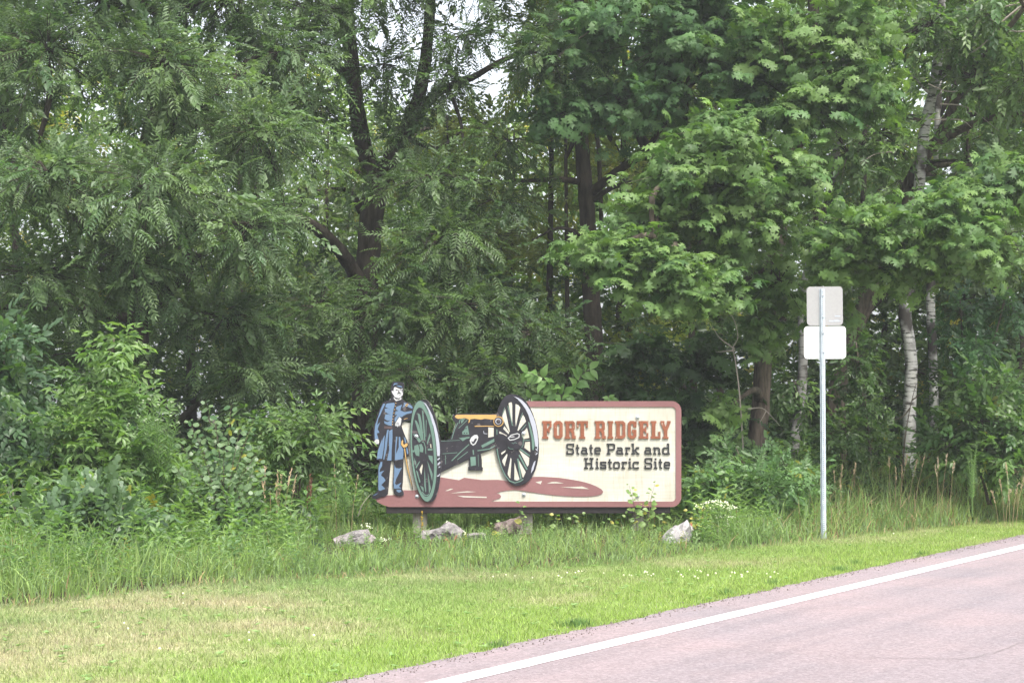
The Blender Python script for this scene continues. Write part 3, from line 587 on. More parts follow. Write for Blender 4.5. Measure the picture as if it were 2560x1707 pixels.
def glyph(ch, x0, x1, yb, xh, w_):
    W = x1 - x0; q = lambda p: (x0 + p[0] * W, yb - p[1] * xh); S = lambda P, cl=False: stroke([q(p) for p in P], w_, cl)
    h = w_ / xh; e = w_ / 2 / W
    def bar(a, b, y): return [[q((a, y + h / 2)), q((b, y + h / 2)), q((b, y - h / 2)), q((a, y - h / 2))]]
    t_, b_ = 1 - h / 2, h / 2; c_ = .15
    if ch == 'a': return S([(.12, t_), (1 - .2 - c_, t_), (.8, t_ - .12), (.8, .0)]) + S([(.8, .56), (.22, .56), (.08, .44), (.08, .2), (.22, b_), (.8, b_)]) + bar(.8, 1.02, b_)
    if ch == 't': return S([(.45, 1.35), (.45, .22), (.6, b_), (.98, b_)]) + bar(.0, .98, t_)
    if ch == 'e': return S([(.1, .5), (.9, .5), (.9, t_ - .12), (.76, t_), (.24, t_), (.08, t_ - .12), (.08, .2), (.24, b_), (.92, b_)])
    if ch == 'r': return S([(.3, 0), (.3, 1)]) + bar(.0, .68, b_) + bar(.02, .3, t_) + S([(.3, .72), (.55, t_), (.92, t_), (.92, .7)])
    if ch == 'k': return S([(.22, 0), (.22, 1.5)]) + bar(0, .44, b_) + bar(0, .22, 1.5 - b_) + S([(.25, .42), (.8, .92)]) + S([(.45, .56), (.84, .1)]) + bar(.58, 1, t_) + bar(.66, 1.02, b_)
    if ch == 'n': return S([(.2, 0), (.2, 1)]) + bar(0, .4, b_) + bar(0, .2, t_) + S([(.2, .78), (.42, t_), (.66, t_), (.8, t_ - .15), (.8, 0)]) + bar(.62, 1, b_)
    if ch == 'd': return S([(.82, 1.5), (.82, 0)]) + bar(.6, .82, 1.5 - b_) + bar(.82, 1.02, b_) + S([(.82, t_), (.24, t_), (.08, t_ - .13), (.08, .2), (.24, b_), (.82, b_)])
    if ch == 'P': return S([(.22, 0), (.22, 1.5)]) + bar(0, .46, b_) + bar(0, .22, 1.5 - b_) + S([(.22, 1.5 - b_), (.8, 1.5 - b_), (.93, 1.3), (.93, .82), (.8, .66), (.22, .66)])
    if ch == 'S': return S([(.93, 1.02), (.93, 1.5 - b_), (.2, 1.5 - b_), (.08, 1.32), (.08, .95), (.2, .8), (.8, .74), (.92, .6), (.92, .2), (.8, b_), (.08, b_), (.08, .48)])
    if ch == 'H': return S([(.2, 0), (.2, 1.5)]) + S([(.8, 0), (.8, 1.5)]) + bar(.2, .8, .75) + sum([bar(a, a + .42, y) for a in (0, .58) for y in (b_, 1.5 - b_)], [])
    if ch == 'i': return S([(.5, 0), (.5, 1)]) + bar(0, 1, b_) + bar(.05, .5, t_) + S([(.5, 1.2), (.5, 1.45)])
    if ch == 's': return S([(.9, .72), (.9, t_), (.1, t_), (.1, .56), (.9, .46), (.9, b_), (.1, b_), (.1, .3)])
    if ch == 'o': return S([(.24, t_), (.76, t_), (.92, t_ - .13), (.92, .2), (.76, b_), (.24, b_), (.08, .2), (.08, t_ - .13)], True)
    if ch == 'c': return S([(.9, .68), (.9, t_), (.24, t_), (.08, t_ - .13), (.08, .2), (.24, b_), (.92, b_), (.92, .25)])
for ch, a_, b__ in (('S', 570, 660), ('t', 683, 727), ('a', 750, 830), ('t', 850, 893), ('e', 915, 987), ('P', 1062, 1162), ('a', 1180, 1266), ('r', 1288, 1346), ('k', 1365, 1460), ('a', 1527, 1612), ('n', 1632, 1724), ('d', 1745, 1834)):
    prism(glyph(ch, a_, b__, 762, 90, 19), .014, .014, 'letter', P_letter, sign, c2, .0003)
for ch, a_, b__ in (('H', 785, 900), ('i', 926, 966), ('s', 985, 1056), ('t', 1076, 1126), ('o', 1145, 1221), ('r', 1243, 1306), ('i', 1326, 1367), ('c', 1382, 1453), ('S', 1527, 1618), ('i', 1640, 1683), ('t', 1698, 1742), ('e', 1766, 1837)):
    prism(glyph(ch, a_, b__, 938, 90, 19), .014, .014, 'letter', P_letter, sign, c2, .0003)
# soldier cutout
sil = [(315, 68), (375, 70), (430, 77), (442, 96), (441, 140), (434, 152), (430, 200), (430, 236), (415, 265), (425, 285), (455, 308), (500, 322), (548, 362), (560, 420), (530, 545), (505, 545), (470, 545), (425, 565), (412, 612), (430, 665), (458, 740), (482, 790), (492, 860), (505, 975), (482, 984), (435, 988), (435, 1028), (432, 1200), (428, 1290), (418, 1378), (438, 1418), (438, 1452), (402, 1468), (345, 1456), (318, 1430), (320, 1385), (306, 1340), (312, 1190), (318, 1080), (312, 1040), (286, 1040), (278, 1090), (266, 1200), (256, 1330), (245, 1440), (215, 1466), (150, 1482), (110, 1500), (60, 1500), (46, 1470), (75, 1440), (120, 1410), (120, 1200), (127, 1100), (145, 1040), (106, 1026), (118, 930), (133, 838), (100, 840), (74, 820), (66, 700), (76, 600), (108, 500), (143, 400), (183, 325), (228, 304), (278, 294), (288, 262), (290, 215), (278, 190), (279, 150), (293, 92)]
def grow(P, d):
    P = [np.array(p, float) for p in P]; A = sum(P[i][0] * P[(i + 1) % len(P)][1] - P[(i + 1) % len(P)][0] * P[i][1] for i in range(len(P))); s = 1 if A > 0 else -1; out = []
    for i in range(len(P)):
        t1 = norm(P[i] - P[i - 1]); t2 = norm(P[(i + 1) % len(P)] - P[i]); m_ = norm(np.array([t1[1], -t1[0]]) + np.array([t2[1], -t2[0]])) * s; out.append(tuple(P[i] + m_ * d))
    return out
sol = prism([grow(sil, 1)], .022, .022, 'soldier_cutout', P_dark, sign, c3, edge=P_edge)
def art(polys, m, name, par, tf, y):
    groups = []
    for P in polys:                               # bands that share corners stay one painted piece, everything else is its own
        ks = {(round(p[0], 3), round(p[1], 3)) for p in P}; hit = [g_ for g_ in groups if g_[0] & ks]
        if hit: hit[0][0] |= ks; hit[0][1].append(P)
        else: groups.append([ks, [P]])
    for _, ps_ in groups: prism(ps_, y, .002, name, m, par, tf, .00005)
BL = [[(235, 335), (325, 325), (330, 345), (316, 400), (302, 480), (292, 608), (250, 600), (205, 580), (198, 548), (240, 562), (280, 540), (240, 545), (202, 522), (214, 470), (250, 465), (285, 480), (230, 448), (210, 440), (206, 400), (240, 395), (275, 405), (215, 380), (218, 355)],
 [(345, 378), (420, 348), (405, 385), (398, 420), (450, 440), (500, 430), (540, 425), (536, 450), (480, 462), (440, 482), (415, 500), (372, 502), (350, 540), (333, 565), (326, 520), (360, 470), (330, 478), (338, 430), (375, 425), (345, 410)],
 [(190, 335), (213, 340), (190, 390), (170, 430), (150, 480), (128, 520), (113, 600), (152, 560), (128, 620), (120, 650), (142, 690), (110, 700), (130, 768), (85, 775), (82, 680), (90, 600), (125, 500), (155, 410)],
 [(440, 322), (500, 340), (545, 372), (545, 400), (500, 380), (465, 360), (420, 390), (440, 350)],
 [(236, 660), (256, 655), (240, 800), (228, 900), (200, 1022), (188, 1016), (205, 880), (215, 770)], [(185, 760), (207, 720), (197, 860), (172, 1012), (150, 1010), (160, 900)], [(262, 670), (300, 650), (302, 750), (292, 900), (288, 1032), (234, 1030), (262, 900), (256, 800)], [(148, 840), (178, 760), (165, 900), (147, 1008), (110, 1018), (122, 920)],
 [(345, 740), (362, 740), (350, 850), (345, 950), (378, 870), (378, 740), (396, 745), (405, 830), (436, 900), (430, 1012), (380, 1022), (330, 1026), (334, 900)], [(440, 740), (460, 760), (497, 945), (480, 955), (462, 850)],
 [(155, 1050), (178, 1048), (172, 1100), (150, 1140), (142, 1172), (200, 1155), (170, 1190), (162, 1215), (195, 1240), (217, 1275), (165, 1330), (212, 1377), (150, 1402), (130, 1390), (128, 1250), (132, 1120)],
 [(325, 1080), (340, 1122), (380, 1130), (416, 1118), (375, 1200), (345, 1260), (330, 1312), (350, 1332), (412, 1300), (380, 1350), (410, 1372), (320, 1376), (313, 1300), (322, 1200)],
 [(350, 1388), (400, 1388), (412, 1410), (382, 1425), (352, 1408)], [(60, 1458), (130, 1428), (92, 1454)], [(322, 88), (350, 86), (372, 92), (330, 104), (308, 122)], [(345, 112), (410, 122), (425, 140), (370, 128)]]
art(BL, P_blue, 'blue_cloth', sol, c3, .0235)
art([[(320, 140), (335, 134), (375, 150), (400, 157), (426, 152), (429, 215), (424, 236), (402, 250), (410, 262), (410, 285), (378, 295), (345, 306), (316, 276), (322, 240), (308, 222), (296, 205), (290, 182), (302, 178), (312, 190)]], P_white, 'face', sol, c3, .0235)
art([[(338, 168), (352, 163), (368, 170), (364, 178), (345, 178)], [(384, 168), (402, 160), (414, 160), (404, 172)], [(378, 165), (386, 196), (398, 200), (374, 204), (370, 185)], [(352, 222), (366, 206), (388, 200), (410, 214), (412, 222), (388, 214)], [(376, 226), (405, 228), (394, 234)], [(322, 246), (340, 262), (378, 272), (408, 256), (384, 284), (346, 282), (326, 268)], [(412, 165), (425, 160), (424, 205), (416, 190)]], P_dark, 'face_line', sol, c3, .0245)
art([[(80, 792), (104, 768), (134, 776), (138, 806), (130, 832), (118, 826), (112, 834), (102, 826), (94, 832), (82, 812)], [(384, 500), (411, 520), (406, 572), (397, 606), (388, 600), (384, 616), (372, 604), (366, 626), (352, 606), (342, 612), (333, 598), (340, 570), (364, 530)]], P_white, 'hand', sol, c3, .0235)
art([[(352, 578), (364, 560), (358, 602)], [(370, 582), (380, 562), (375, 602)], [(100, 800), (104, 800), (100, 822)], [(112, 800), (116, 800), (112, 826)]], P_dark, 'finger_line', sol, c3, .0245)
hexa = lambda x, y, r: [(x + r * math.cos(R_(60 * i)), y + r * math.sin(R_(60 * i))) for i in range(6)]
for p in [(342, 330), (336, 368), (328, 408), (319, 450), (312, 490), (306, 525), (303, 558), (301, 590), (447, 526), (462, 521), (478, 517)]: art([hexa(*p, 6.5)], P_gold, 'button', sol, c3, .0245)
art([[(455, 352), (483, 332), (500, 348), (474, 374)]], P_gold, 'shoulder_badge', sol, c3, .0245); art([[(466, 352), (482, 342), (490, 349), (474, 362)]], P_dark, 'badge_centre', sol, c3, .0255)
art([[(200, 612), (300, 618), (298, 642), (200, 640)]], P_belt, 'belt', sol, c3, .0245)
sw = prism([[(428, 770), (405, 795), (402, 838), (430, 880), (440, 884), (456, 1000), (490, 1150), (552, 1392), (556, 1385), (500, 1130), (474, 1000), (458, 880), (478, 872), (497, 846), (494, 816), (462, 816), (444, 834), (436, 815)]], .028, .026, 'sword', P_dark, sign, c3)
art([[(426, 778), (409, 800), (408, 836), (432, 873), (470, 866), (490, 845), (488, 822), (464, 822), (444, 842), (430, 820), (434, 800)], [(444, 882), (455, 882), (470, 1000), (497, 1140), (546, 1362), (540, 1350), (482, 1130), (458, 1000)]], P_gold, 'gold_fill', sw, c3, .0295)
# near wheel
E1 = lambda cx, cy, a, b, k, n=40: [(cx + a * math.cos(t) - k * math.sin(t), cy - b * math.sin(t)) for t in [2 * math.pi * i / n for i in range(n)]]
face = E1(212, 795, 176, 684, 47); silw = []
sh = E1(262, 790, 180, 690, 40)
pts = face + sh; pts = sorted(set(pts)); 
def hull(p):
    def half(p):
        o = []
        for q in p:
            while len(o) > 1 and (o[-1][0] - o[-2][0]) * (q[1] - o[-2][1]) - (o[-1][1] - o[-2][1]) * (q[0] - o[-2][0]) <= 0: o.pop()
            o.append(q)
        return o
    a = half(p); b = half(p[::-1]); return a[:-1] + b[:-1]
whl = prism([grow(hull(pts), 3)], .045, .045, 'cannon_wheel', P_dark, sign, c4, edge=P_edge)
def ringpoly(o, i):
    n = len(o); return [[o[k], o[(k + 1) % n], i[(k + 1) % n], i[k]] for k in range(n)]
prism(ringpoly(E1(212, 795, 172, 680, 47), E1(206, 808, 142, 602, 45)), .047, .002, 'rim', P_green, whl, c4)
art([[(205, 132), (240, 150), (285, 220), (330, 310), (375, 440), (405, 560), (428, 700), (434, 800), (430, 862), (397, 860), (388, 740), (372, 600), (345, 460), (300, 330), (262, 240), (228, 175)], [(400, 900), (432, 880), (432, 900), (400, 922)], [(402, 962), (436, 935), (438, 958), (402, 988)], [(416, 1005), (438, 998), (438, 1010), (416, 1022)], [(392, 1125), (415, 1118), (428, 1096), (436, 1100), (425, 1130), (395, 1138)]], P_lav, 'tyre', whl, c4, .047)
SPK = [[(130, 280), (165, 300), (190, 420), (212, 640), (197, 655), (175, 560), (158, 440)], [(190, 240), (208, 262), (222, 400), (237, 650), (222, 650)], [(92, 375), (118, 385), (150, 450), (200, 640), (184, 655), (140, 540)], [(68, 568), (110, 565), (182, 655), (155, 682)], [(245, 370), (254, 380), (247, 600), (240, 600)], [(296, 550), (306, 590), (264, 712), (258, 680)], [(270, 762), (332, 760), (332, 786), (270, 786)], [(275, 850), (335, 862), (337, 972), (288, 900)], [(262, 920), (335, 1100), (330, 1205), (290, 1050)], [(270, 1080), (312, 1300), (286, 1375)], [(226, 1010), (248, 1330), (238, 1352), (222, 1250)], [(105, 1010), (155, 930), (167, 935), (112, 1032)], [(84, 880), (110, 940), (112, 1000), (92, 952)], [(110, 1050), (132, 1072), (172, 1212), (156, 1222)], [(165, 1258), (210, 1282), (216, 1342), (190, 1312)]]
for s_ in SPK: art([s_], P_green, 'spoke', whl, c4, .0465)
art([[(88, 722), (140, 705), (158, 780), (154, 862), (112, 855), (86, 790)], [(150, 704), (188, 698), (212, 760), (203, 812), (163, 804), (163, 750)], hexa(72, 796, 17)] + stroke([(190, 668), (218, 678), (238, 740), (243, 830)], 9), P_green, 'hub', whl, c4, .0475)
art(stroke([(190, 1340), (225, 1385), (262, 1392), (285, 1375)], 11), P_green, 'rim_line', whl, c4, .0475)
art([[(196, 968), (202, 1000), (182, 1112), (158, 1042)], [(302, 700), (315, 700), (320, 755), (305, 745)]], P_cream, 'gap', whl, c4, .0465)
# cannon and carriage
CS = [(815, 735), (900, 740), (945, 720), (985, 620), (1015, 545), (985, 512), (968, 480), (983, 450), (1020, 433), (1100, 430), (1500, 430), (1540, 450), (1562, 480), (1568, 520), (1562, 560), (1530, 597), (1482, 603), (1482, 690), (1540, 655), (1610, 690), (1610, 745), (1600, 790), (1480, 822), (1380, 862), (1300, 892), (1312, 960), (1314, 1045), (1325, 1052), (1322, 1086), (1158, 1086), (1155, 1048), (1166, 1040), (1163, 955), (1060, 1008), (1000, 1030), (930, 1068), (845, 1108), (815, 1110)]
can = prism([CS], .026, .026, 'cannon', P_dark, sign, c1, edge=P_edge)
art([[(1387, 590), (1450, 595), (1450, 695), (1387, 706)]], P_cream, 'gap', can, c1, .0275)
art([[(1000, 462), (1022, 444), (1500, 444), (1540, 462), (1470, 474), (1445, 500), (1390, 495), (1350, 490), (1300, 500), (1230, 490), (1180, 496), (1172, 528), (1157, 542), (1164, 500), (1120, 482), (1040, 492), (1012, 480)]] + stroke([(1230, 577), (1370, 575), (1455, 578)], 9), P_gold, 'barrel', can, c1, .0275)
circ = lambda cx, cy, r, n=20: [(cx + r * math.cos(2 * math.pi * i / n), cy + r * math.sin(2 * math.pi * i / n)) for i in range(n)]
art([circ(1505, 522, 60)], P_gold, 'muzzle_ring', can, c1, .046); art([circ(1504, 521, 50)], P_dark, 'muzzle', can, c1, .0475); art([circ(1502, 521, 34)], P_lav, 'bore_ring', can, c1, .049); art([circ(1504, 522, 26)], P_dark, 'bore', can, c1, .0505)
CG = [[(1065, 490), (1125, 488), (1078, 548)], [(1128, 580), (1150, 570), (1166, 672), (1088, 672), (1086, 640), (1110, 620)], [(1048, 712), (1170, 698), (1172, 712), (1132, 722), (1092, 748), (1064, 722)], [(1180, 930), (1240, 925), (1246, 1025), (1185, 1036)]]
art(CG + stroke([(845, 748), (1060, 737)], 5) + stroke([(860, 893), (1030, 880)], 6) + stroke([(965, 975), (1060, 880), (1165, 785)], 11) + stroke([(1030, 962), (1150, 870)], 8) + stroke([(1312, 812), (1540, 692)], 32) + stroke([(1262, 858), (1400, 838), (1490, 785), (1598, 752)], 12) + stroke([(893, 910), (896, 1012)], 6) + stroke([(1035, 540), (1000, 610), (965, 725)], 9) + stroke([(1060, 500), (1050, 545)], 9) + stroke([(1212, 850), (1218, 905)], 14) + stroke([(1270, 900), (1275, 1040)], 5) + stroke([(1045, 600), (1145, 505)], 7), P_green, 'iron_fitting', can, c1, .0275)
art([hexa(1112, 655, 8), hexa(1140, 655, 8), hexa(1130, 602, 8), hexa(1082, 508, 6), hexa(1108, 502, 6)], P_dark, 'rivet', can, c1, .0285)
art([[(1225, 678), (1258, 675), (1272, 700), (1266, 735), (1240, 782), (1212, 800), (1185, 778), (1172, 740), (1190, 705)]], P_white, 'bucket_highlight', can, c1, .0285); art([[(1188, 745), (1212, 757), (1232, 722), (1252, 712), (1256, 730), (1228, 775), (1208, 784)]], P_dark, 'highlight_hollow', can, c1, .0295)
art(stroke([(1332, 630), (1338, 660), (1375, 664)], 6), P_lav, 'bracket_line', can, c1, .0285)
# far wheel
W2 = [(740, 380), (765, 290), (800, 200), (840, 145), (885, 108), (930, 93), (975, 89), (1030, 98), (1085, 120), (1140, 160), (1190, 215), (1235, 290), (1275, 375), (1310, 475), (1338, 580), (1358, 700), (1370, 820), (1372, 920), (1362, 1040), (1342, 1145), (1312, 1240), (1270, 1325), (1222, 1390), (1170, 1435), (1120, 1456), (1070, 1470), (1020, 1470), (975, 1452), (930, 1422), (885, 1370), (850, 1312), (812, 1235), (780, 1155), (750, 1060), (728, 975), (712, 880), (700, 780), (694, 660), (700, 560)]
wh2 = prism([grow(W2, 1)], .034, .034, 'cannon_wheel', P_dark, sign, c5, edge=P_edge)
GAPS = [[(912, 228), (940, 214), (960, 213), (968, 260), (970, 560), (962, 520)], [(1018, 238), (1060, 255), (1090, 292), (1058, 420), (1022, 580), (1015, 500)], [(1130, 400), (1155, 440), (1176, 502), (1100, 590), (1062, 640), (1046, 640), (1085, 500)], [(1190, 598), (1213, 680), (1225, 748), (1132, 768), (1098, 700)], [(1163, 812), (1234, 805), (1240, 962), (1150, 898)], [(1066, 925), (1225, 1048), (1218, 1150), (1196, 1182)], [(1050, 1055), (1172, 1262), (1135, 1345), (1122, 1335)], [(1002, 1120), (1078, 1370), (1040, 1390), (1000, 1376)], [(945, 1045), (957, 1070), (940, 1362), (905, 1312), (900, 1280)], [(890, 985), (897, 1010), (852, 1172), (820, 1112), (820, 1080)], [(870, 930), (862, 960), (808, 1004), (800, 975)], [(862, 310), (880, 400), (932, 650), (925, 662), (870, 560), (820, 440), (822, 408)], [(850, 570), (922, 668), (914, 692), (832, 612)], [(775, 650), (890, 712), (885, 724), (830, 692), (775, 682)]]
for s_ in GAPS: art([s_], P_cream, 'gap', wh2, c5, .0355)
art([[(985, 120), (1060, 148), (1120, 185), (1180, 245), (1235, 325), (1290, 440), (1325, 550), (1350, 700), (1360, 820), (1356, 925), (1340, 915), (1345, 880), (1318, 880), (1300, 760), (1270, 600), (1210, 400), (1165, 310), (1120, 245), (1050, 165)], [(1318, 905), (1352, 930), (1350, 952), (1322, 925)], [(1322, 985), (1348, 965), (1350, 985), (1320, 1010)], [(1320, 1090), (1308, 1150), (1285, 1230), (1250, 1282), (1262, 1200), (1295, 1112)]], P_lav, 'tyre', wh2, c5, .036)
art([[(1205, 500), (1232, 530), (1265, 640), (1300, 780), (1306, 860), (1285, 942), (1270, 920), (1258, 750), (1225, 600)]] + stroke([(740, 910), (752, 1000), (775, 1090), (800, 1180), (860, 1310), (930, 1395), (1010, 1425), (1090, 1400), (1135, 1370)], 15), P_green, 'rim', wh2, c5, .036)
for s_, w__ in (([(903, 270), (935, 400), (972, 565)], 12), ([(1125, 370), (1085, 470)], 9), ([(1070, 905), (1232, 1020)], 20), ([(1072, 1005), (1190, 1225)], 22), ([(1052, 1060), (1100, 1368)], 22), ([(1108, 790), (1232, 780)], 9), ([(1180, 545), (1105, 635)], 9), ([(855, 292), (820, 395)], 8), ([(737, 620), (738, 700)], 12)):
    art(stroke(s_, w__), P_green, 'spoke', wh2, c5, .0365)
prism([[(895, 700), (960, 668), (1050, 652), (1100, 690), (1140, 760), (1132, 860), (1080, 920), (960, 925), (895, 890), (880, 790)]], .044, .01, 'hub', P_dark, wh2, c5)
art(stroke([(908, 752), (955, 705), (1045, 682), (1075, 695), (1070, 740), (1000, 772), (935, 782)], 13, True) + [[(925, 745), (960, 740), (1010, 735), (990, 722), (950, 728)]], P_white, 'hub_highlight', wh2, c5, .0455)
art(stroke([(1112, 712), (1136, 760), (1132, 850), (1110, 895)], 9) + stroke([(905, 885), (930, 912), (985, 915)], 8) + stroke([(960, 820), (985, 835), (1010, 815), (1040, 830)], 6), P_green, 'hub_line', wh2, c5, .0455)
# bolts
def bolt(px, py, y0, r=.027, Yd=None, par=None):
    YS = Yd or 24.2; q = at(px, py, YS); V = []; n = 12
    for k, (rr, yy) in enumerate(((r * 1.25, 0), (r * 1.25, .004), (r * .8, .005), (r * .7, .014), (r * .3, .018))):
        for i in range(n): a = 2 * math.pi * i / n; V.append((q.x + rr * math.cos(a), YS - y0 - yy, q.z + rr * math.sin(a)))
    Fs = [(k * n + i, k * n + (i + 1) % n, (k + 1) * n + (i + 1) % n, (k + 1) * n + i) for k in range(4) for i in range(n)] + [tuple(range(4 * n, 5 * n))]
    pymesh('bolt', V, Fs, P_steel, par or sign)
for p in ((1042.5, 1240, .0), (1594, 1043, .0), (1594, 1238.5, .0), (1310, 1235.5, .0), (1309, 1082.5, .035), (1041.5, 1090, .046)): bolt(p[0], p[1], p[2] + .009, .02)
# beam under the board, kept back behind the face, and its posts
def box(name, x0, x1, y0, y1, z0, z1, m, parent, bev=.004):
    import bmesh
    bm = bmesh.new(); bmesh.ops.create_cube(bm, size=1)
    for v in bm.verts: v.co = Vector((x0 + (v.co.x + .5) * (x1 - x0), y0 + (v.co.y + .5) * (y1 - y0), z0 + (v.co.z + .5) * (z1 - z0)))
    if bev: bmesh.ops.bevel(bm, geom=bm.edges[:], offset=bev, segments=2, affect='EDGES')
    me = bpy.data.meshes.new(name); bm.to_mesh(me); bm.free(); me.materials.append(m); o = bpy.data.objects.new(name, me); COL.objects.link(o)
    if parent: o.parent = parent; o.matrix_parent_inverse = parent.matrix_world.inverted()
    return o
a, b = at(965, 1283, YS), at(1676, 1266, YS)
box('beam', a.x, b.x, YS + .012, YS + .10, a.z, at(0, 1260, YS).z, P_beam, sign)
M_post = mat('weathered_grey_timber', rough=.9, spec=.15); o_ = objco(M_post); n1 = noise(M_post, o_, 10, 5, .7, (6, 6, .5)); n2 = noise(M_post, o_, 2, 3)
L(M_post, mixc(M_post, 1.0, ramp(M_post, n1, [(.3, (.20, .18, .15)), (.65, (.36, .335, .30))]), ramp(M_post, n2, [(.35, (.75, .8, .65)), (.6, (1.05, 1.05, 1.05))]), 'MULTIPLY'), base(M_post)); bump(M_post, n1, .6, .01)
for x0, x1, zt in ((1031, 1066, 1020), (1299, 1332, 1025), (1583, 1612, 1025)):
    p0, p1 = at(x0, 1300, YS), at(x1, 1300, YS); box('post', p0.x, p1.x, YS + .112, YS + .30, -.3, at(0, zt, YS).z, M_post, sign, .008)

# ------------------------------------------------------------------ perforated steel post carrying two road signs seen from behind
YP = 23.5; M_gal = mat('galvanised_post', rough=.5, spec=.5, metal=.25); o_ = objco(M_gal); n1 = noise(M_gal, o_, 14, 4)
L(M_gal, ramp(M_gal, n1, [(.3, (.36, .41, .47)), (.7, (.50, .55, .61))]), base(M_gal)); M_hole = mat('hole_shadow_metal', (.05, .055, .06), .8)
M_alu = paint('bare_aluminium_sign_back', (.31, .305, .31), .05, 1.5, .55); M_wht = paint('bright_aluminium_sign_back', (.62, .63, .64), .03, 1.5, .45); M_rust = paint('rust_stain', (.33, .22, .10), .2); M_stk = paint('printed_sticker', (.40, .44, .52), .1)
pb = at(2060, 1345, YP); ps = empty('steel_sign_post', (pb.x, YP, 0), 'tall perforated galvanised steel post standing in the grass near the road', 'post')
# hat-section: front web, two returns, two flanges
px0, px1 = at(2052.5, 1345, YP).x, at(2066, 1345, YP).x; zt = at(0, 722, YP).z; W = px1 - px0
tilt = Matrix.Translation((pb.x, YP, 0)) @ Matrix.Rotation(R_(-.35), 4, 'Y') @ Matrix.Translation((-pb.x, -YP, 0))
prof = [(-W / 2, .034), (-W / 2, .028), (-W * .34, .028), (-W * .24, 0), (W * .24, 0), (W * .34, .028), (W / 2, .028), (W / 2, .034), (W * .31, .034), (W * .21, .004), (-W * .21, .004), (-W * .31, .034)]
n = len(prof); V = [(pb.x + x, YP + y, z) for z in (-.4, zt) for x, y in prof]
Fs = [(i, (i + 1) % n, n + (i + 1) % n, n + i) for i in range(n)] + [tuple(range(n))[::-1], tuple(range(n, 2 * n))]
sp = pymesh('channel', [tilt @ Vector(v) for v in V], Fs, M_gal, ps)
V = []; Fs = []; z = .06
while z < zt - .03:
    b = len(V)
    for i in range(8): a = 2 * math.pi * i / 8; V.append(tilt @ Vector((pb.x + .0058 * math.cos(a), YP - .0006, z + .0058 * math.sin(a))))
    Fs.append(tuple(range(b, b + 8))); z += .0254
pymesh('hole_shadow_discs', V, Fs, M_hole, ps, kind='stuff')  # flat dark discs on the web stand in for shade inside the holes
def rplate(name, x0, x1, y0, y1, m, y, label, rad=9, rot=0.0):
    P = arc(x1 - rad, y0 + rad, rad, -90, 0, 5) + arc(x1 - rad, y1 - rad, rad, 0, 90, 5) + arc(x0 + rad, y1 - rad, rad, 90, 180, 5) + arc(x0 + rad, y0 + rad, rad, 180, 270, 5)
    cx_, cy_ = (x0 + x1) / 2, (y0 + y1) / 2; P = [(cx_ + (p[0] - cx_) * math.cos(rot) - (p[1] - cy_) * math.sin(rot), cy_ + (p[0] - cx_) * math.sin(rot) + (p[1] - cy_) * math.cos(rot)) for p in P]
    n = len(P); Yp = YP + y; V = [tuple(at(*p, Yp)) for p in P]; V2 = [(v[0], v[1] + .003, v[2]) for v in V]; c_ = at(cx_, cy_, Yp)
    o = pymesh(name, [(a_[0], a_[1], a_[2]) for a_ in V + V2], [tuple(range(n))[::-1], tuple(range(n, 2 * n))] + [(i, (i + 1) % n, n + (i + 1) % n, n + i) for i in range(n)], m)
    o['label'] = label; o['category'] = 'road sign'; return o
up = rplate('road_sign', 2017, 2107, 716.5, 813.5, M_alu, .037, 'upper beige-grey square road sign seen from behind on the steel post', 9, R_(-.5))
lo = rplate('road_sign', 2010, 2115, 815.5, 897, M_wht, .039, 'lower bright white oblong road sign seen from behind on the steel post', 9, R_(-.3))
def onplate(name, x0, x1, y0, y1, par, m, y):
    V = [tuple(at(x, y_, YP + y)) for x, y_ in ((x0, y0), (x1, y0), (x1, y1), (x0, y1))]; V += [(v[0], v[1] + .0015, v[2]) for v in V]
    pymesh(name, V, [(3, 2, 1, 0), (4, 5, 6, 7), (0, 1, 5, 4), (1, 2, 6, 5), (2, 3, 7, 6), (3, 0, 4, 7)], m, par)
onplate('sticker', 2087, 2101, 789, 791.5, up, M_stk, .035); onplate('sticker', 2073, 2084, 801, 804, up, M_stk, .035); onplate('sticker', 2086, 2098, 800, 804, up, M_stk, .035); onplate('sticker', 2089, 2102, 801.5, 803.0, up, M_stk, .0347)
onplate('sticker', 2095, 2107, 886, 892, lo, M_stk, .037)
onplate('rust_stain', 2066.5, 2068, 812, 832, lo, M_rust, .0372)

for bx_, by_, pr_ in ((2057, 738, up), (2058, 792, up), (2058.5, 832, lo), (2059, 880, lo)): bolt(bx_, by_, 0, .010, YP, pr_)

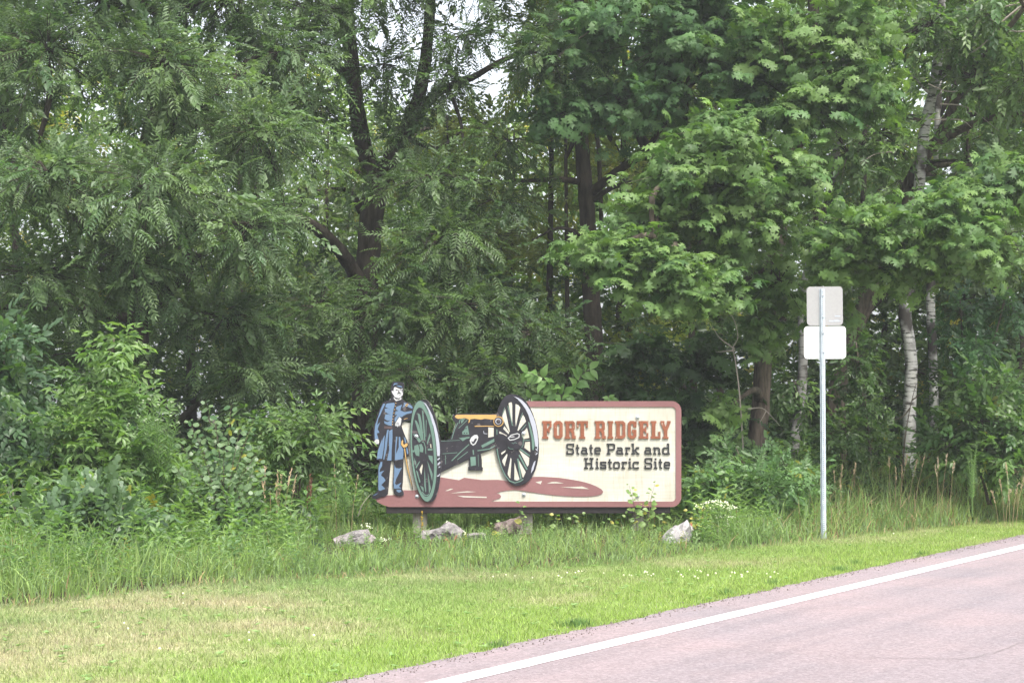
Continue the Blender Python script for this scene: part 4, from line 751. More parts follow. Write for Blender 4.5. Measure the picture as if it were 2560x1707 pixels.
# ------------------------------------------------------------------ trees
def wood(name, pts, radii, m, parent, sides=10, wob=.05, seed=1, n=6):
    p, r = smoothpath(pts, radii, n); V, Fs = tube(p, r, sides, wob, seed)
    return pymesh(name, V, [tuple(f) for f in Fs], m, parent, smooth=True)
def pxr(wpx, D): return wpx * D / F / 2
class Tree:
    def __init__(s, px, py, D, label, group=None, name='tree', cat='tree', seed=1):
        b = at(px, py, D); s.root = empty(name, (b.x, D, float(gz(b.x, D))), label, cat, group); s.g = np.random.default_rng(seed); s.crown = Geo(); s.twigs = Geo(); s.col = []; s.base = Vector((b.x, D, float(gz(b.x, D)) - .15)); s.pts = []; s.seed = seed
    def trunk(s, pts, m, nm='trunk', sides=12, ground=True, wob=.05):
        """pts: (px, py, D, width in px)"""
        P = [at(*p[:3]) for p in pts]; r = [pxr(p[3], p[2]) for p in pts]
        if ground: P = [Vector((P[0].x, P[0].y, s.base.z))] + P if P[0].z > s.base.z + .3 else P; r = [r[0] * 1.25] + r if len(P) > len(r) else r
        s.seed += 1; wood(nm, P, r, m, s.root, sides, wob, s.seed); s.pts += [(p, q) for p, q in zip(P, r)]
    def lobe(s, px, py, D, rx, rz, ry, nb, per, temps, size, A, B, limb=None, **kw):
        """rx, rz in pixels; ry in metres"""
        c = at(px, py, D); k = D / F
        P = lobe(s.g, c, (rx * k, ry, rz * k), nb, per, temps, size, A, B, s.crown, s.twigs, collect=s.col, **kw)
        if limb is not None and s.pts:
            cand = [q for q in s.pts if q[0].z < c.z + .3] or s.pts; q = min(cand, key=lambda q: (q[0] - c).length)
            mid = (q[0] + c) / 2 + Vector((s.g.normal() * .15, s.g.normal() * .15, .2)); s.seed += 1
            wood('limb', [q[0], mid, c], [min(q[1] * .6, .09), .045, .012], limb, s.root, 7, .04, s.seed, 4)
    def done(s, m, leaf=None, nleaf=0, leafname='leaf', lm=None, ls=1.0):
        if leaf is not None and nleaf and s.col:
            Pz = np.concatenate([c[0] for c in s.col]); dd = np.concatenate([c[1] for c in s.col]); sz = np.concatenate([c[3] for c in s.col]); cc = np.concatenate([c[4] for c in s.col])
            px = pxof(Pz[:, 0], Pz[:, 1]); py = PYH - (Pz[:, 2] - CH) * F / Pz[:, 1]; ok = (px > -50) & (px < 2610) & (py > -50) & (py < 1350)
            order = np.argsort(np.where(ok, Pz[:, 1], 1e9))[:max(nleaf, 1)]; mes = []
            for k in range(4):
                gg_ = Geo(); t = cc[order]; gg_.add(leaf[0][None], leaf[1], np.quantile(t, .15 + .25 * k, axis=0)[None]); me = gg_.mesh('leaf'); me.materials.append(lm or m); mes.append(me)
            for q, i in enumerate(order):
                o = bpy.data.objects.new(leafname, mes[s.g.integers(0, 4)]); COL.objects.link(o)
                d = norm(dd[i] + s.g.normal(size=3) * .35 + np.array([0, -.15, -.15])); Fm = frames(d[None], np.array([[s.g.normal() * .3, -.5 + s.g.normal() * .3, 1]]))[0]
                M4 = Matrix([[*Fm[0], Pz[i][0]], [*Fm[1], Pz[i][1] - .05], [*Fm[2], Pz[i][2]], [0, 0, 0, 1]]) @ Matrix.Scale(float(sz[i] * ls), 4)
                o.parent = s.root; o.matrix_parent_inverse = s.root.matrix_world.inverted(); o.matrix_basis = M4
        s.crown.build('crown', m, s.root, kind='stuff')
        if s.twigs.n: s.twigs.build('twigs', M_wood, s.root, kind='stuff')
WA, WB = (.052, .105, .045), (.15, .215, .092)      # walnut
OA, OB = (.045, .105, .032), (.155, .24, .07)      # oak
BA, BB = (.05, .105, .04), (.14, .21, .075)      # mixed lighter

# big walnut whose crown fills the left of the picture
t = Tree(375, 1290, 28.5, 'big walnut tree with drooping feathery leaves filling the left side of the wood', name='walnut_tree', seed=101)
t.trunk([(350, 1150, 28.5, 60), (345, 800, 28.5, 52), (365, 400, 28.3, 44), (420, 60, 28, 34), (400, -500, 28, 20)], M_bark)
t.trunk([(345, 800, 28.5, 26), (430, 720, 28, 22), (500, 640, 27.6, 16), (620, 590, 27, 10)], M_bark, 'limb', 8, False)
t.trunk([(350, 640, 28.5, 30), (450, 590, 28, 24), (600, 545, 27.4, 18), (720, 560, 27, 8)], M_bark, 'limb', 8, False)
t.trunk([(365, 400, 28.3, 30), (450, 300, 27.5, 22), (560, 230, 27, 12)], M_bark, 'limb', 8, False)
t.trunk([(345, 700, 28.5, 30), (200, 560, 27.5, 22), (60, 470, 26.5, 12)], M_bark, 'limb', 8, False)
for (px, py, D, rx, rz, ry, nb) in ((120, 120, 26.0, 260, 170, 1.5, 50), (400, 150, 25.8, 230, 150, 1.4, 48), (640, 330, 26.2, 200, 130, 1.2, 40), (120, 430, 25.0, 240, 120, 1.3, 50), (380, 450, 25.2, 260, 130, 1.3, 54), (620, 560, 25.8, 200, 110, 1.2, 36),
        (90, 680, 25.8, 230, 130, 1.3, 40), (330, 650, 26.0, 220, 110, 1.2, 36), (700, 130, 27.5, 180, 130, 1.3, 30), (-250, 350, 26, 260, 260, 1.6, 40), (-200, 800, 26.5, 250, 160, 1.5, 26), (560, 790, 27.0, 200, 110, 1.2, 30), (250, 0, 27.5, 260, 120, 1.3, 44), (560, 0, 27.8, 220, 120, 1.3, 40), (20, 280, 27.5, 200, 120, 1.2, 30), (460, 270, 27.8, 200, 110, 1.2, 30), (200, 880, 27.2, 220, 110, 1.2, 24), (640, 930, 27.0, 170, 90, 1.0, 20)):
    t.lobe(px, py, D, rx, rz, ry, int(nb * 1.35), 8, FROND + SMALL[:1], .34, WA, WB, limb=M_bark, droop=.5)
for (px, py, D, rx, rz, ry, nb) in ((100, -260, 27, 420, 240, 3.0, 34), (520, -300, 28, 420, 240, 3.0, 34), (-450, -100, 28, 420, 320, 3.0, 30), (350, -700, 28.5, 600, 300, 4.0, 40)):
    t.lobe(px, py, D, rx, rz, ry, nb, 7, SMALL, .8, WA, WB, droop=.3)
# walnuts
for k in range(16):
    C_ = t.col[t.g.integers(0, 7)]; P_ = C_[0][t.g.integers(0, len(C_[0]))]; nn_ = Geo(); balls(nn_, P_[None] + np.array([[0, -.12, -.05]]), .024, np.array([.16, .20, .06])); nn_.build('walnut', M_oak, t.root, smooth=True)
t.done(M_leaf)

# forked walnut right behind the soldier
t = Tree(925, 1285, 30, 'dark forked walnut tree rising behind the soldier and cannon', name='walnut_tree', seed=202)
t.trunk([(915, 1150, 30, 72), (912, 900, 30, 64), (918, 700, 30, 60), (930, 540, 30, 60), (945, 440, 30, 62)], M_bark, wob=.04)
t.trunk([(942, 450, 30, 48), (915, 390, 30, 44), (895, 300, 30, 40), (880, 180, 30, 38), (868, 40, 30, 34), (830, -300, 30, 22)], M_bark, 'trunk', 10, False)
t.trunk([(950, 450, 30, 46), (985, 380, 30, 42), (1035, 280, 29.9, 38), (1060, 170, 29.8, 30), (1075, 20, 29.6, 26), (1090, -300, 29.5, 16)], M_bark, 'trunk', 10, False)
t.trunk([(1040, 290, 29.9, 26), (1100, 230, 29.4, 22), (1180, 195, 28.9, 18), (1260, 150, 28.4, 13), (1340, 130, 28, 7)], M_bark, 'limb', 8, False)
t.trunk([(880, 195, 30, 24), (820, 150, 29.5, 18), (760, 60, 29, 12)], M_bark, 'limb', 8, False)
t.trunk([(905, 720, 30, 40), (860, 640, 29.6, 36), (790, 570, 29.0, 32), (710, 540, 28.4, 24), (600, 560, 28, 10)], M_bark, 'limb', 9, False)
t.trunk([(905, 530, 30.2, 22), (875, 480, 30, 14), (830, 470, 29.6, 6)], M_bark, 'limb', 6, False)
t.trunk([(1000, 340, 30, 14), (1090, 370, 29, 10), (1150, 330, 28.6, 7)], M_bark, 'limb', 6, False)
t.trunk([(1125, 230, 29.2, 10), (1150, 300, 28.8, 9), (1160, 370, 28.4, 6)], M_bark, 'limb', 6, False)
for (px, py, D, rx, rz, ry, nb) in ((780, 20, 28.5, 190, 130, 1.3, 40), (960, -40, 28.5, 200, 130, 1.3, 36), (1210, -60, 28.3, 180, 90, 1.2, 20), (1370, 120, 27.8, 150, 110, 1.2, 32), (800, 260, 28.8, 130, 100, 1.0, 16), (1080, 440, 28.0, 160, 90, 1.1, 26), (1270, 350, 28.3, 140, 70, 1.0, 12),
        (1100, 590, 27.5, 190, 110, 1.2, 42), (960, 160, 29.0, 90, 90, .9, 14), (1110, 200, 28.8, 110, 70, .9, 14), (1010, 330, 29.2, 70, 60, .7, 8), (1150, 90, 28.6, 110, 60, .9, 14), (900, 430, 28.8, 60, 60, .6, 6), (1230, 500, 28.5, 120, 70, 1.0, 12), (980, 760, 27.6, 170, 110, 1.1, 32), (1160, 760, 27.2, 190, 110, 1.1, 36), (1330, 830, 27.4, 150, 110, 1.0, 26), (800, 760, 28.0, 150, 110, 1.1, 24), (1240, 930, 27.0, 170, 80, .9, 22), (1010, 930, 26.8, 150, 90, .9, 22), (1420, 930, 27.0, 110, 80, .8, 14), (850, 900, 27.6, 120, 90, .8, 12)):
    t.lobe(px, py, D, rx, rz, ry, int(nb * 1.3), 8, FROND + SMALL[:1], .33, (.038, .078, .03), (.11, .17, .06), limb=None, droop=.5)
for (px, py, D, rx, rz, ry, nb) in ((900, -400, 30, 420, 230, 3.0, 44), (1300, -390, 30, 400, 220, 3.0, 40), (1000, -750, 30, 600, 300, 4.0, 36)):
    t.lobe(px, py, D, rx, rz, ry, nb, 7, SMALL, .8, WA, WB, droop=.3)
t.done(M_leaf)

# oak with straight dark trunk behind the middle of the sign
t = Tree(1485, 1275, 29.5, 'straight dark-trunked oak standing behind the middle of the sign', name='oak_tree', seed=303)
t.trunk([(1488, 1100, 29.5, 50), (1486, 870, 29.5, 46), (1476, 700, 29.5, 42), (1468, 520, 29.5, 40), (1458, 400, 29.5, 36), (1452, 300, 29.5, 32), (1448, 100, 29.5, 28), (1450, -300, 29.5, 18)], M_bark, wob=.04)
t.trunk([(1478, 480, 29.5, 24), (1540, 430, 29.2, 20), (1600, 390, 28.9, 18), (1640, 340, 28.6, 14), (1700, 250, 28.2, 10)], M_bark, 'limb', 8, False)
t.trunk([(1482, 500, 29.5, 16), (1530, 470, 29.2, 12), (1600, 450, 28.5, 8)], M_bark, 'limb', 7, False)
t.trunk([(1618, 375, 28.8, 26), (1590, 320, 28.8, 26), (1565, 270, 28.8, 24), (1520, 190, 28.8, 18), (1480, 60, 28.8, 10)], M_bark, 'limb', 8, False)
t.trunk([(1455, 455, 29.5, 18), (1390, 448, 29.2, 13), (1310, 452, 28.9, 9), (1270, 445, 28.7, 5)], M_bark, 'limb', 7, False)
t.trunk([(1462, 590, 29.5, 14), (1400, 570, 29.2, 9), (1330, 600, 28.9, 4)], M_bark, 'limb', 6, False)
t.trunk([(1510, 720, 30, 12), (1498, 400, 30.2, 12), (1490, 330, 30.3, 9)], M_bark, 'limb', 7, False)
for (px, py, D, rx, rz, ry, nb) in ((1500, 60, 27.5, 200, 110, 1.2, 46), (1700, 100, 27.3, 200, 130, 1.2, 60), (1860, 180, 27.0, 150, 150, 1.1, 50), (1450, 260, 27.8, 170, 90, 1.0, 40), (1640, 240, 27.5, 150, 90, 1.0, 34), (1780, 10, 27.5, 190, 110, 1.2, 40)):
    t.lobe(px, py, D, rx, rz, ry, int(nb * .85), 7, OAKW, .15, (.04, .095, .038), (.11, .195, .07), limb=M_bark, droop=.35, jit=.12)
for (px, py, D, rx, rz, ry, nb) in ((1600, -300, 29, 460, 240, 3.2, 40), (1500, -700, 29.5, 520, 260, 3.5, 34)):
    t.lobe(px, py, D, rx, rz, ry, nb, 7, SMALL, .8, OA, OB, droop=.3)
t.done(M_oak, OAKL, 120, lm=M_oak)

# oak nearest the camera: bright lobed leaves over the right part of the sign
t = Tree(1895, 1290, 27.5, 'oak with rough brown trunk whose bright lobed leaves hang above the sign', name='oak_tree', seed=404)
t.trunk([(1888, 1150, 27.5, 50), (1902, 1000, 27.5, 46), (1912, 850, 27.5, 42), (1930, 700, 27.6, 40), (1965, 480, 27.8, 38), (2005, 300, 28, 36), (2030, 100, 28, 30), (2040, -300, 28, 20)], M_barkb, wob=.05)
t.trunk([(1915, 800, 27.5, 22), (1830, 720, 26.6, 16), (1740, 660, 25.6, 11), (1640, 640, 24.6, 7)], M_barkb, 'limb', 8, False)
t.trunk([(1940, 620, 27.6, 22), (1880, 500, 26.4, 16), (1800, 380, 25.3, 10)], M_barkb, 'limb', 8, False)
t.trunk([(1990, 380, 27.9, 18), (2060, 290, 27.4, 12), (2110, 270, 27, 7)], M_barkb, 'limb', 7, False)
for (px, py, D, rx, rz, ry, nb) in ((1790, 330, 25.0, 130, 95, .9, 50), (1700, 430, 25.0, 150, 90, .9, 50), (1850, 480, 25.2, 180, 110, 1.0, 64), (1960, 420, 25.4, 130, 80, .8, 32), (1620, 540, 25.2, 130, 70, .8, 30), (1780, 590, 25.4, 150, 80, .9, 34), (1500, 625, 24.4, 110, 50, .7, 30), (1620, 660, 24.3, 130, 70, .7, 44), (1740, 710, 24.3, 120, 70, .7, 42),
        (2020, 260, 26, 150, 110, 1, 44), (2150, 210, 25.8, 140, 80, .9, 40), (1950, 80, 26.2, 150, 120, 1, 44), (2120, 60, 26, 170, 90, 1, 40), (1950, 700, 26.6, 120, 90, .9, 20), (1930, 820, 26.8, 90, 70, .7, 14), (1820, 1020, 26.6, 70, 90, .5, 9)):
    t.lobe(px, py, D, rx, rz, ry, int(nb * .85), 7, OAKW, .155, OA, OB, limb=M_barkb, droop=.35, camup=.25, jit=.11)
t.lobe(2050, -320, 28, 420, 240, 3, 40, 7, SMALL, .8, OA, OB)
t.done(M_oak, OAKL, 280, lm=M_oak)

# right oak, leaves above the steel post's signs
t = Tree(2660, 1270, 27, 'oak reaching in from the right edge with bright leaves beside the birches', name='oak_tree', seed=505)
t.trunk([(2655, 1100, 27, 56), (2640, 800, 27, 50), (2650, 400, 27, 44), (2660, -200, 27, 30)], M_barkb)
for (px, py, D, rx, rz, ry, nb) in ((2180, 570, 24.8, 150, 75, .8, 52), (2330, 570, 24.9, 160, 85, .9, 60), (2460, 610, 25.0, 140, 70, .8, 44), (2090, 640, 25.2, 110, 70, .7, 30), (2480, 480, 25.4, 130, 75, .8, 40), (2580, 430, 25.6, 110, 90, .8, 28), (2260, 660, 25.2, 130, 50, .7, 24), (2360, 520, 25.2, 120, 50, .8, 24), (2080, 760, 25.8, 90, 60, .6, 12)):
    t.lobe(px, py, D, rx, rz, ry, int(nb * .85), 7, OAKW, .155, OA, OB, limb=None, droop=.35, camup=.25, jit=.11)
t.lobe(2900, -150, 27, 250, 250, 2.6, 26, 7, SMALL, .8, OA, OB)
t.done(M_oak, OAKL, 200, lm=M_oak)

# birches
M_birchg = M_birch.copy(); M_birchg.name = 'grey_birch_bark'
for nd in M_birchg.node_tree.nodes:
    if nd.bl_idname == 'ShaderNodeValToRGB':
        for e_ in nd.color_ramp.elements:
            if e_.position > .45 and len(nd.color_ramp.elements) > 2: e_.color = tuple(c_ * .5 for c_ in e_.color[:3]) + (1,)
def birch(pts, base_px, label, lobes, seed, limbs=(), bark_=None):
    t = Tree(base_px, 1260, pts[0][2], label, name='birch_tree', seed=seed); t.trunk([(a_, b_, c_, d_ * .84) for a_, b_, c_, d_ in pts], bark_ or M_birch, sides=14, wob=.045)
    for l_ in limbs: t.trunk(l_, M_birch, 'limb', 7, False)
    for l_ in lobes: t.lobe(*l_, 6, SMALL, .34, BA, (.12, .19, .055), limb=M_bark, droop=.6)
    t.done(M_small)
birch([(2272, 1150, 29, 42), (2275, 1000, 29, 38), (2278, 900, 29, 36), (2262, 780, 29, 38), (2272, 715, 29, 36), (2281, 640, 29, 35), (2296, 480, 29, 33), (2312, 320, 29, 31), (2334, 220, 29, 30), (2350, 90, 29, 28), (2352, -80, 29, 24), (2330, -500, 29, 12)], 2272,
      'curved white birch with black scars, the thickest white trunk in the wood', [(2330, 60, 28.3, 180, 110, 1.2, 26), (2200, 330, 28.6, 120, 90, 1.0, 16), (2450, 200, 28.3, 140, 120, 1.2, 22), (2420, 400, 28.6, 130, 90, 1.0, 16), (2350, -320, 29, 300, 200, 2, 30)], 606,
      ([(2345, 200, 29, 10), (2400, 160, 28.7, 8), (2470, 130, 28.4, 4)], [(2330, 240, 29, 9), (2290, 200, 28.8, 6), (2250, 150, 28.6, 3)]))
birch([(2335, 1120, 31.5, 28), (2332, 900, 31.5, 26), (2326, 770, 31.5, 27), (2330, 640, 31.5, 25), (2340, 480, 31.5, 24), (2345, 300, 31.5, 22), (2350, -100, 31.5, 14)], 2335,
      'thinner pale birch trunk close behind the curved white birch', [(2480, 330, 31, 150, 100, 1.2, 18), (2250, 450, 31, 120, 80, 1.0, 12), (2500, 100, 31, 160, 130, 1.4, 22)], 607)
birch([(1975, 1180, 29, 34), (1998, 1030, 29, 30), (2008, 900, 29, 28), (2008, 740, 29, 26), (2040, 600, 29, 24), (2084, 455, 29, 24), (2092, 340, 29, 23), (2100, 240, 29, 22), (2120, 60, 29, 20), (2130, -300, 29, 12)], 1978,
      'grey-white birch partly hidden by the steel post and oak leaves', [(2120, 380, 28.6, 110, 80, .9, 14), (2060, 520, 28.6, 110, 60, .8, 10), (2130, -200, 29, 280, 200, 2, 26), (1990, 960, 28.2, 50, 50, .3, 5)], 608, bark_=M_birchg)

# dark leaning forked tree at the right
t = Tree(2090, 1250, 30.2, 'dark leaning tree forking behind the white birch on the right', seed=709)
t.trunk([(2092, 1000, 30.2, 46), (2125, 860, 30.1, 44), (2170, 740, 30, 42), (2225, 590, 29.8, 40), (2270, 475, 29.6, 38), (2312, 390, 29.4, 34), (2348, 350, 29.3, 30)], M_barkb)
t.trunk([(2345, 352, 29.3, 26), (2382, 268, 29, 22), (2436, 178, 28.6, 20), (2498, 98, 28.2, 17), (2560, 20, 27.8, 12), (2640, -100, 27.5, 6)], M_barkb, 'limb', 8, False)
t.trunk([(2350, 352, 29.3, 22), (2400, 325, 29, 20), (2458, 300, 28.7, 17), (2520, 288, 28.4, 14), (2620, 280, 28, 8)], M_barkb, 'limb', 8, False)
t.trunk([(2270, 400, 29.5, 9), (2240, 360, 29.3, 6), (2180, 350, 29.2, 3)], M_barkb, 'limb', 5, False)
for (px, py, D, rx, rz, ry, nb) in ((2480, 30, 27.8, 130, 90, .9, 18), (2560, 190, 27.8, 120, 110, .9, 18), (2500, 420, 28.0, 110, 60, .8, 12), (2400, 90, 28.5, 110, 70, .8, 10)): t.lobe(px, py, D, rx, rz, ry, nb, 6, SMALL, .34, BA, BB, limb=M_barkb)
t.done(M_small)

# thinner trees deeper in the wood
gb = np.random.default_rng(77)
BG = [(-120, 33, 30), (60, 35, 26), (240, 34, 24), (480, 36, 28), (600, 38, 22), (700, 40, 26), (800, 42, 24), (1010, 38, 18), (1110, 41, 20), (1180, 36, 14), (1270, 39, 18), (1370, 35, 20), (1420, 33, 14), (1545, 34, 22), (1640, 37, 24), (1735, 33, 20), (1800, 36, 26), (2150, 34, 22), (2220, 38, 20), (2410, 33, 18), (2480, 35, 22), (2540, 32, 26), (2680, 34, 26)]
BGL = ['slender tree beyond the left edge of the wood', 'slender tree behind the broad grey-green branch at the left edge', 'slender tree behind the ash sapling', 'slender tree behind the aspen bush', 'slender tree behind the feathery walnut crown, left of the arching bush', 'slender tree behind the arching pale-leaved bush', 'slender tree left of the forked walnut trunk', 'slender tree just right of the forked walnut trunk', 'slender tree showing through the sky gap by the walnut fork', 'thin-stemmed slender tree behind the cannon barrel', 'slender tree behind the far painted wheel', 'slender tree behind the arching shoots on top of the sign', 'very thin tree close left of the straight dark oak', 'slender tree close right of the straight dark oak', 'slender tree behind the right half of the sign', 'slender tree behind the right end of the sign', 'slender tree between the sign and the rough-barked oak', 'slender tree between the steel post and the curved birch', 'slender tree hidden behind the curved white birch', 'slender tree right of the thinner birch', 'slender tree behind the shiny vine-leaved bush', 'slender tree at the right edge of the wood', 'slender tree beyond the right edge of the wood']
for k, (px, D, wpx) in enumerate(BG):
    t = Tree(px, 1250, D, BGL[k], 'slender trees deeper in the wood', seed=800 + k); ln_ = gb.normal() * 40
    sky_gap = 690 < px < 1290; tp_ = [(px, 1100, D, wpx), (px + ln_ * .3, 800, D, wpx * .85), (px + ln_, 400, D, wpx * .6), (px + ln_ * 1.4, 0, D, wpx * .4), (px + ln_ * 1.8, -350, D, wpx * .2)]
    if sky_gap: tp_ = tp_[:2] + [(px + ln_, 480, D, wpx * .4), (px + ln_ * 1.2, 330, D, 4)]
    t.trunk(tp_, M_bark, wob=.05)
    for j in range(9):
        py = gb.uniform(300, 950) if sky_gap else gb.uniform(-150, 980)
        if not sky_gap and px < 900 and py < 250 and gb.random() < .35: continue
        t.lobe(px + ln_ * (1100 - py) / 900 + gb.normal() * 70, py, D + gb.normal() * .8, 130, 75, 1.2, 13, 6, SMALL + SMALL + OVAL, .36, *(((.11, .155, .03), (.26, .29, .06)) if 1150 < px < 1560 else ((.055, .10, .035), (.14, .20, .055))), limb=M_bark if j < 5 else None, yellow=.05, droop=.4)  # middle trees: backlit glow put into a brighter, yellower leaf colour
    if not sky_gap: t.lobe(px, -420, D, 330, 200, 2.2, 20, 6, SMALL, 1.0, BA, BB)
    t.done(M_small)

from mathutils import noise as mnoise
# ------------------------------------------------------------------ shrubs, saplings and single plants
def shrub(px, py, D, label, lobes, temps, size, A, B, seed, name='shrub', cat='shrub', m=None, leaf=None, nleaf=0, ls=.3, stems=3, yellow=.01, droop=.3, nper=6, out=.6, flat=1.0, group=None):
    t = Tree(px, py, D, label, group, name, cat, seed)
    for k in range(stems):
        l_ = lobes[k % len(lobes)]; x_ = px + (l_[0] - px) * .3
        t.trunk([(px + t.g.normal() * 6, py, D, 9), (x_, (py + l_[1]) / 2, (D + l_[2]) / 2, 6), (l_[0], l_[1] - l_[4] * .5, l_[2], 3)], M_barkb, 'stem', 6, False)
    for l_ in lobes: t.lobe(*l_, nper, temps, size, A, B, yellow=yellow, droop=droop, wr=.004, out=out, flat=flat)
    t.done(m or M_small, leaf, nleaf, ls=ls); return t
SA, SB = (.06, .13, .04), (.175, .265, .08)
shrub(270, 1330, 21.8, 'bright green ash sapling rising to a pointed top at the left of the meadow', [(285, 870, 22.0, 60, 50, .3, 14), (250, 950, 21.9, 80, 50, .35, 16), (310, 1010, 21.8, 90, 45, .35, 14), (230, 1060, 21.6, 130, 60, .45, 30), (190, 1130, 21.5, 110, 55, .4, 24), (300, 1150, 21.4, 100, 60, .4, 22), (180, 1210, 21.3, 100, 50, .4, 18), (290, 1230, 21.2, 90, 50, .4, 18), (350, 1080, 21.7, 60, 50, .3, 10)], ASHF, .26, SA, SB, 31, 'ash_sapling', 'sapling', leaf=leaf_simple(.42, .1, .15), nleaf=120, ls=.42, droop=.5)
shrub(740, 1290, 23.2, 'arching pale-leaved bush just left of the painted soldier', [(700, 1070, 23.2, 95, 50, .5, 24), (790, 1060, 23.2, 80, 40, .5, 18), (740, 1120, 23.3, 110, 50, .5, 24), (820, 1130, 23.5, 60, 40, .4, 8)], ASHF, .24, (.06, .125, .04), (.16, .235, .075), 32, droop=.7)
shrub(20, 1350, 21.5, 'dark blue-green bush at the left edge under the walnut', [(20, 1080, 21.8, 120, 70, .6, 26), (90, 1170, 21.6, 110, 70, .5, 26), (-20, 1220, 21.3, 120, 70, .5, 26), (60, 1290, 20.8, 110, 60, .5, 22)], OVAL, .24, (.035, .075, .035), (.08, .14, .06), 33)
shrub(10, 1300, 22.4, 'leafy branch with broad grey-green leaves poking in at the left edge', [(10, 850, 22.4, 95, 55, .5, 16), (-30, 930, 22.4, 110, 60, .5, 16), (40, 960, 22.6, 60, 40, .4, 8)], OVAL, .30, (.05, .10, .05), (.10, .17, .085), 34)
shrub(230, 1400, 19.4, 'low bush of round grey-green leaves in front of the ash sapling', [(230, 1270, 19.6, 90, 50, .4, 22), (310, 1290, 19.5, 70, 50, .4, 18), (150, 1330, 19.2, 90, 50, .4, 20), (280, 1350, 19.2, 80, 40, .4, 14)], ROUND, .34, (.075, .13, .07), (.13, .20, .10), 35)
shrub(1900, 1290, 25.5, 'dark green bush at the foot of the rough-barked oak', [(1840, 1150, 25.6, 80, 60, .6, 20), (1960, 1160, 25.6, 90, 60, .6, 20), (1780, 1200, 25.0, 80, 60, .5, 20), (1900, 1210, 25.0, 90, 50, .5, 20), (2010, 1210, 25.0, 70, 50, .5, 14)], SMALL + [NARROW[0]], .26, (.08, .165, .065), (.17, .27, .11), 36)
shrub(2480, 1260, 27.5, 'bush with broad shiny vine leaves at the right edge of the wood', [(2450, 1050, 27.3, 120, 60, .7, 26), (2550, 1080, 27.0, 100, 60, .6, 22), (2380, 1110, 27.2, 100, 50, .6, 18), (2520, 1150, 26.8, 110, 50, .6, 20), (2480, 960, 27.6, 110, 70, .7, 20)], OVAL, .30, (.04, .095, .03), (.12, .20, .055), 37)
shrub(2180, 1250, 28.5, 'tall leafy bush between the steel post and the white birch', [(2140, 900, 28.8, 80, 90, .8, 16), (2160, 1000, 28.6, 80, 80, .8, 16), (2110, 1070, 28.2, 80, 60, .7, 16), (2180, 1120, 28.0, 70, 40, .5, 10), (2390, 940, 29.6, 70, 80, .6, 12)], SMALL, .26, (.03, .075, .022), (.09, .15, .04), 38)
shrub(2420, 1250, 28.8, 'bush of dark glossy leaves behind the thinner birch', [(2440, 870, 28.6, 90, 60, .7, 22), (2520, 760, 29, 100, 90, .8, 20), (2400, 780, 29.2, 90, 80, .8, 14)], OVAL, .26, (.03, .08, .035), (.07, .14, .055), 39)
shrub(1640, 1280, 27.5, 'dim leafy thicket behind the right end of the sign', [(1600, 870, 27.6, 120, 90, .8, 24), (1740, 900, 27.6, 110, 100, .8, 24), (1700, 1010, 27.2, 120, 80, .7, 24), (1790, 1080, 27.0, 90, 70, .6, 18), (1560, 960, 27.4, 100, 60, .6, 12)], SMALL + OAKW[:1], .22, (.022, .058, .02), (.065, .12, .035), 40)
# aspen shoots: upright stems with rounded grey-green leaves
def shoots(px, py, D, label, tips, lf, ls, A, B, seed, name, cat, spacing=.045, wr=.006, m=None, nmax=300, t0=.2, ljit=.2, yellow=.0, horiz=1.0, stemm=None, leafname='leaf'):
    g = np.random.default_rng(seed); b = at(px, py, D); root = empty(name, (b.x, D, float(gz(b.x, D))), label, cat)
    mes = []
    for k in range(5):
        gg_ = Geo(); c = np.array(A) * (1 - k / 4) + np.array(B) * k / 4
        if yellow and k == 4: c = np.array([.34, .32, .07])
        gg_.add(lf[0][None], lf[1], c[None]); me = gg_.mesh('leaf'); me.materials.append(m or M_small); mes.append(me)
    big = Geo(); cnt = 0
    for (tx, ty, tD) in tips:
        e = at(tx, ty, tD); mid = (b + e) / 2 + Vector((-(e.x - b.x) * .18, 0, (e.z - b.z) * .06)); p, r = smoothpath([Vector((b.x + g.normal() * .03, D, b.z - .05)), mid, e], [wr, wr * .7, wr * .3], 6)
        V, Fs = tube(p, r, 5); pymesh('stem', V, [tuple(f) for f in Fs], stemm or M_barkb, root)
        p = np.array([tuple(q) for q in p]); sl = np.concatenate([[0], np.cumsum(np.linalg.norm(np.diff(p, axis=0), axis=1))]); n = int(sl[-1] * (1 - t0) / spacing)
        for i in range(n + 1):
            s_ = sl[-1] * (t0 + (1 - t0) * i / max(n, 1)); q = np.array([np.interp(s_, sl, p[:, c_]) for c_ in range(3)]); a = i * 2.5 + g.normal() * .4
            d = np.array([math.cos(a), math.sin(a) * .8 - .1, .25 + g.normal() * .25]); d[:2] *= horiz; d = norm(d); up = np.array([[g.normal() * .4, -.9 + g.normal() * .4, .9]]); s = ls * (1 + ljit * g.normal()) * (.75 if i > n - 2 else 1)
            q = q + d * ls * .25; k = int(np.clip(g.normal() * 1.3 + 2, 0, 3)); k = 4 if (yellow and g.random() < yellow) else k
            Fm = frames(d[None], up)[0]
            if cnt < nmax:
                o = bpy.data.objects.new(leafname, mes[k]); COL.objects.link(o); o.parent = root; o.matrix_parent_inverse = root.matrix_world.inverted()
                o.matrix_basis = Matrix([[*Fm[0], q[0]], [*Fm[1], q[1]], [*Fm[2], q[2]], [0, 0, 0, 1]]) @ Matrix.Scale(float(s), 4); cnt += 1
            else: big.add(place(lf[0], q[None], d[None], up, s), lf[1], (np.array(A) * .5 + np.array(B) * .5)[None])
    if big.n: big.build('leaves', m or M_small, root, kind='stuff')
    return root
ga = np.random.default_rng(50)
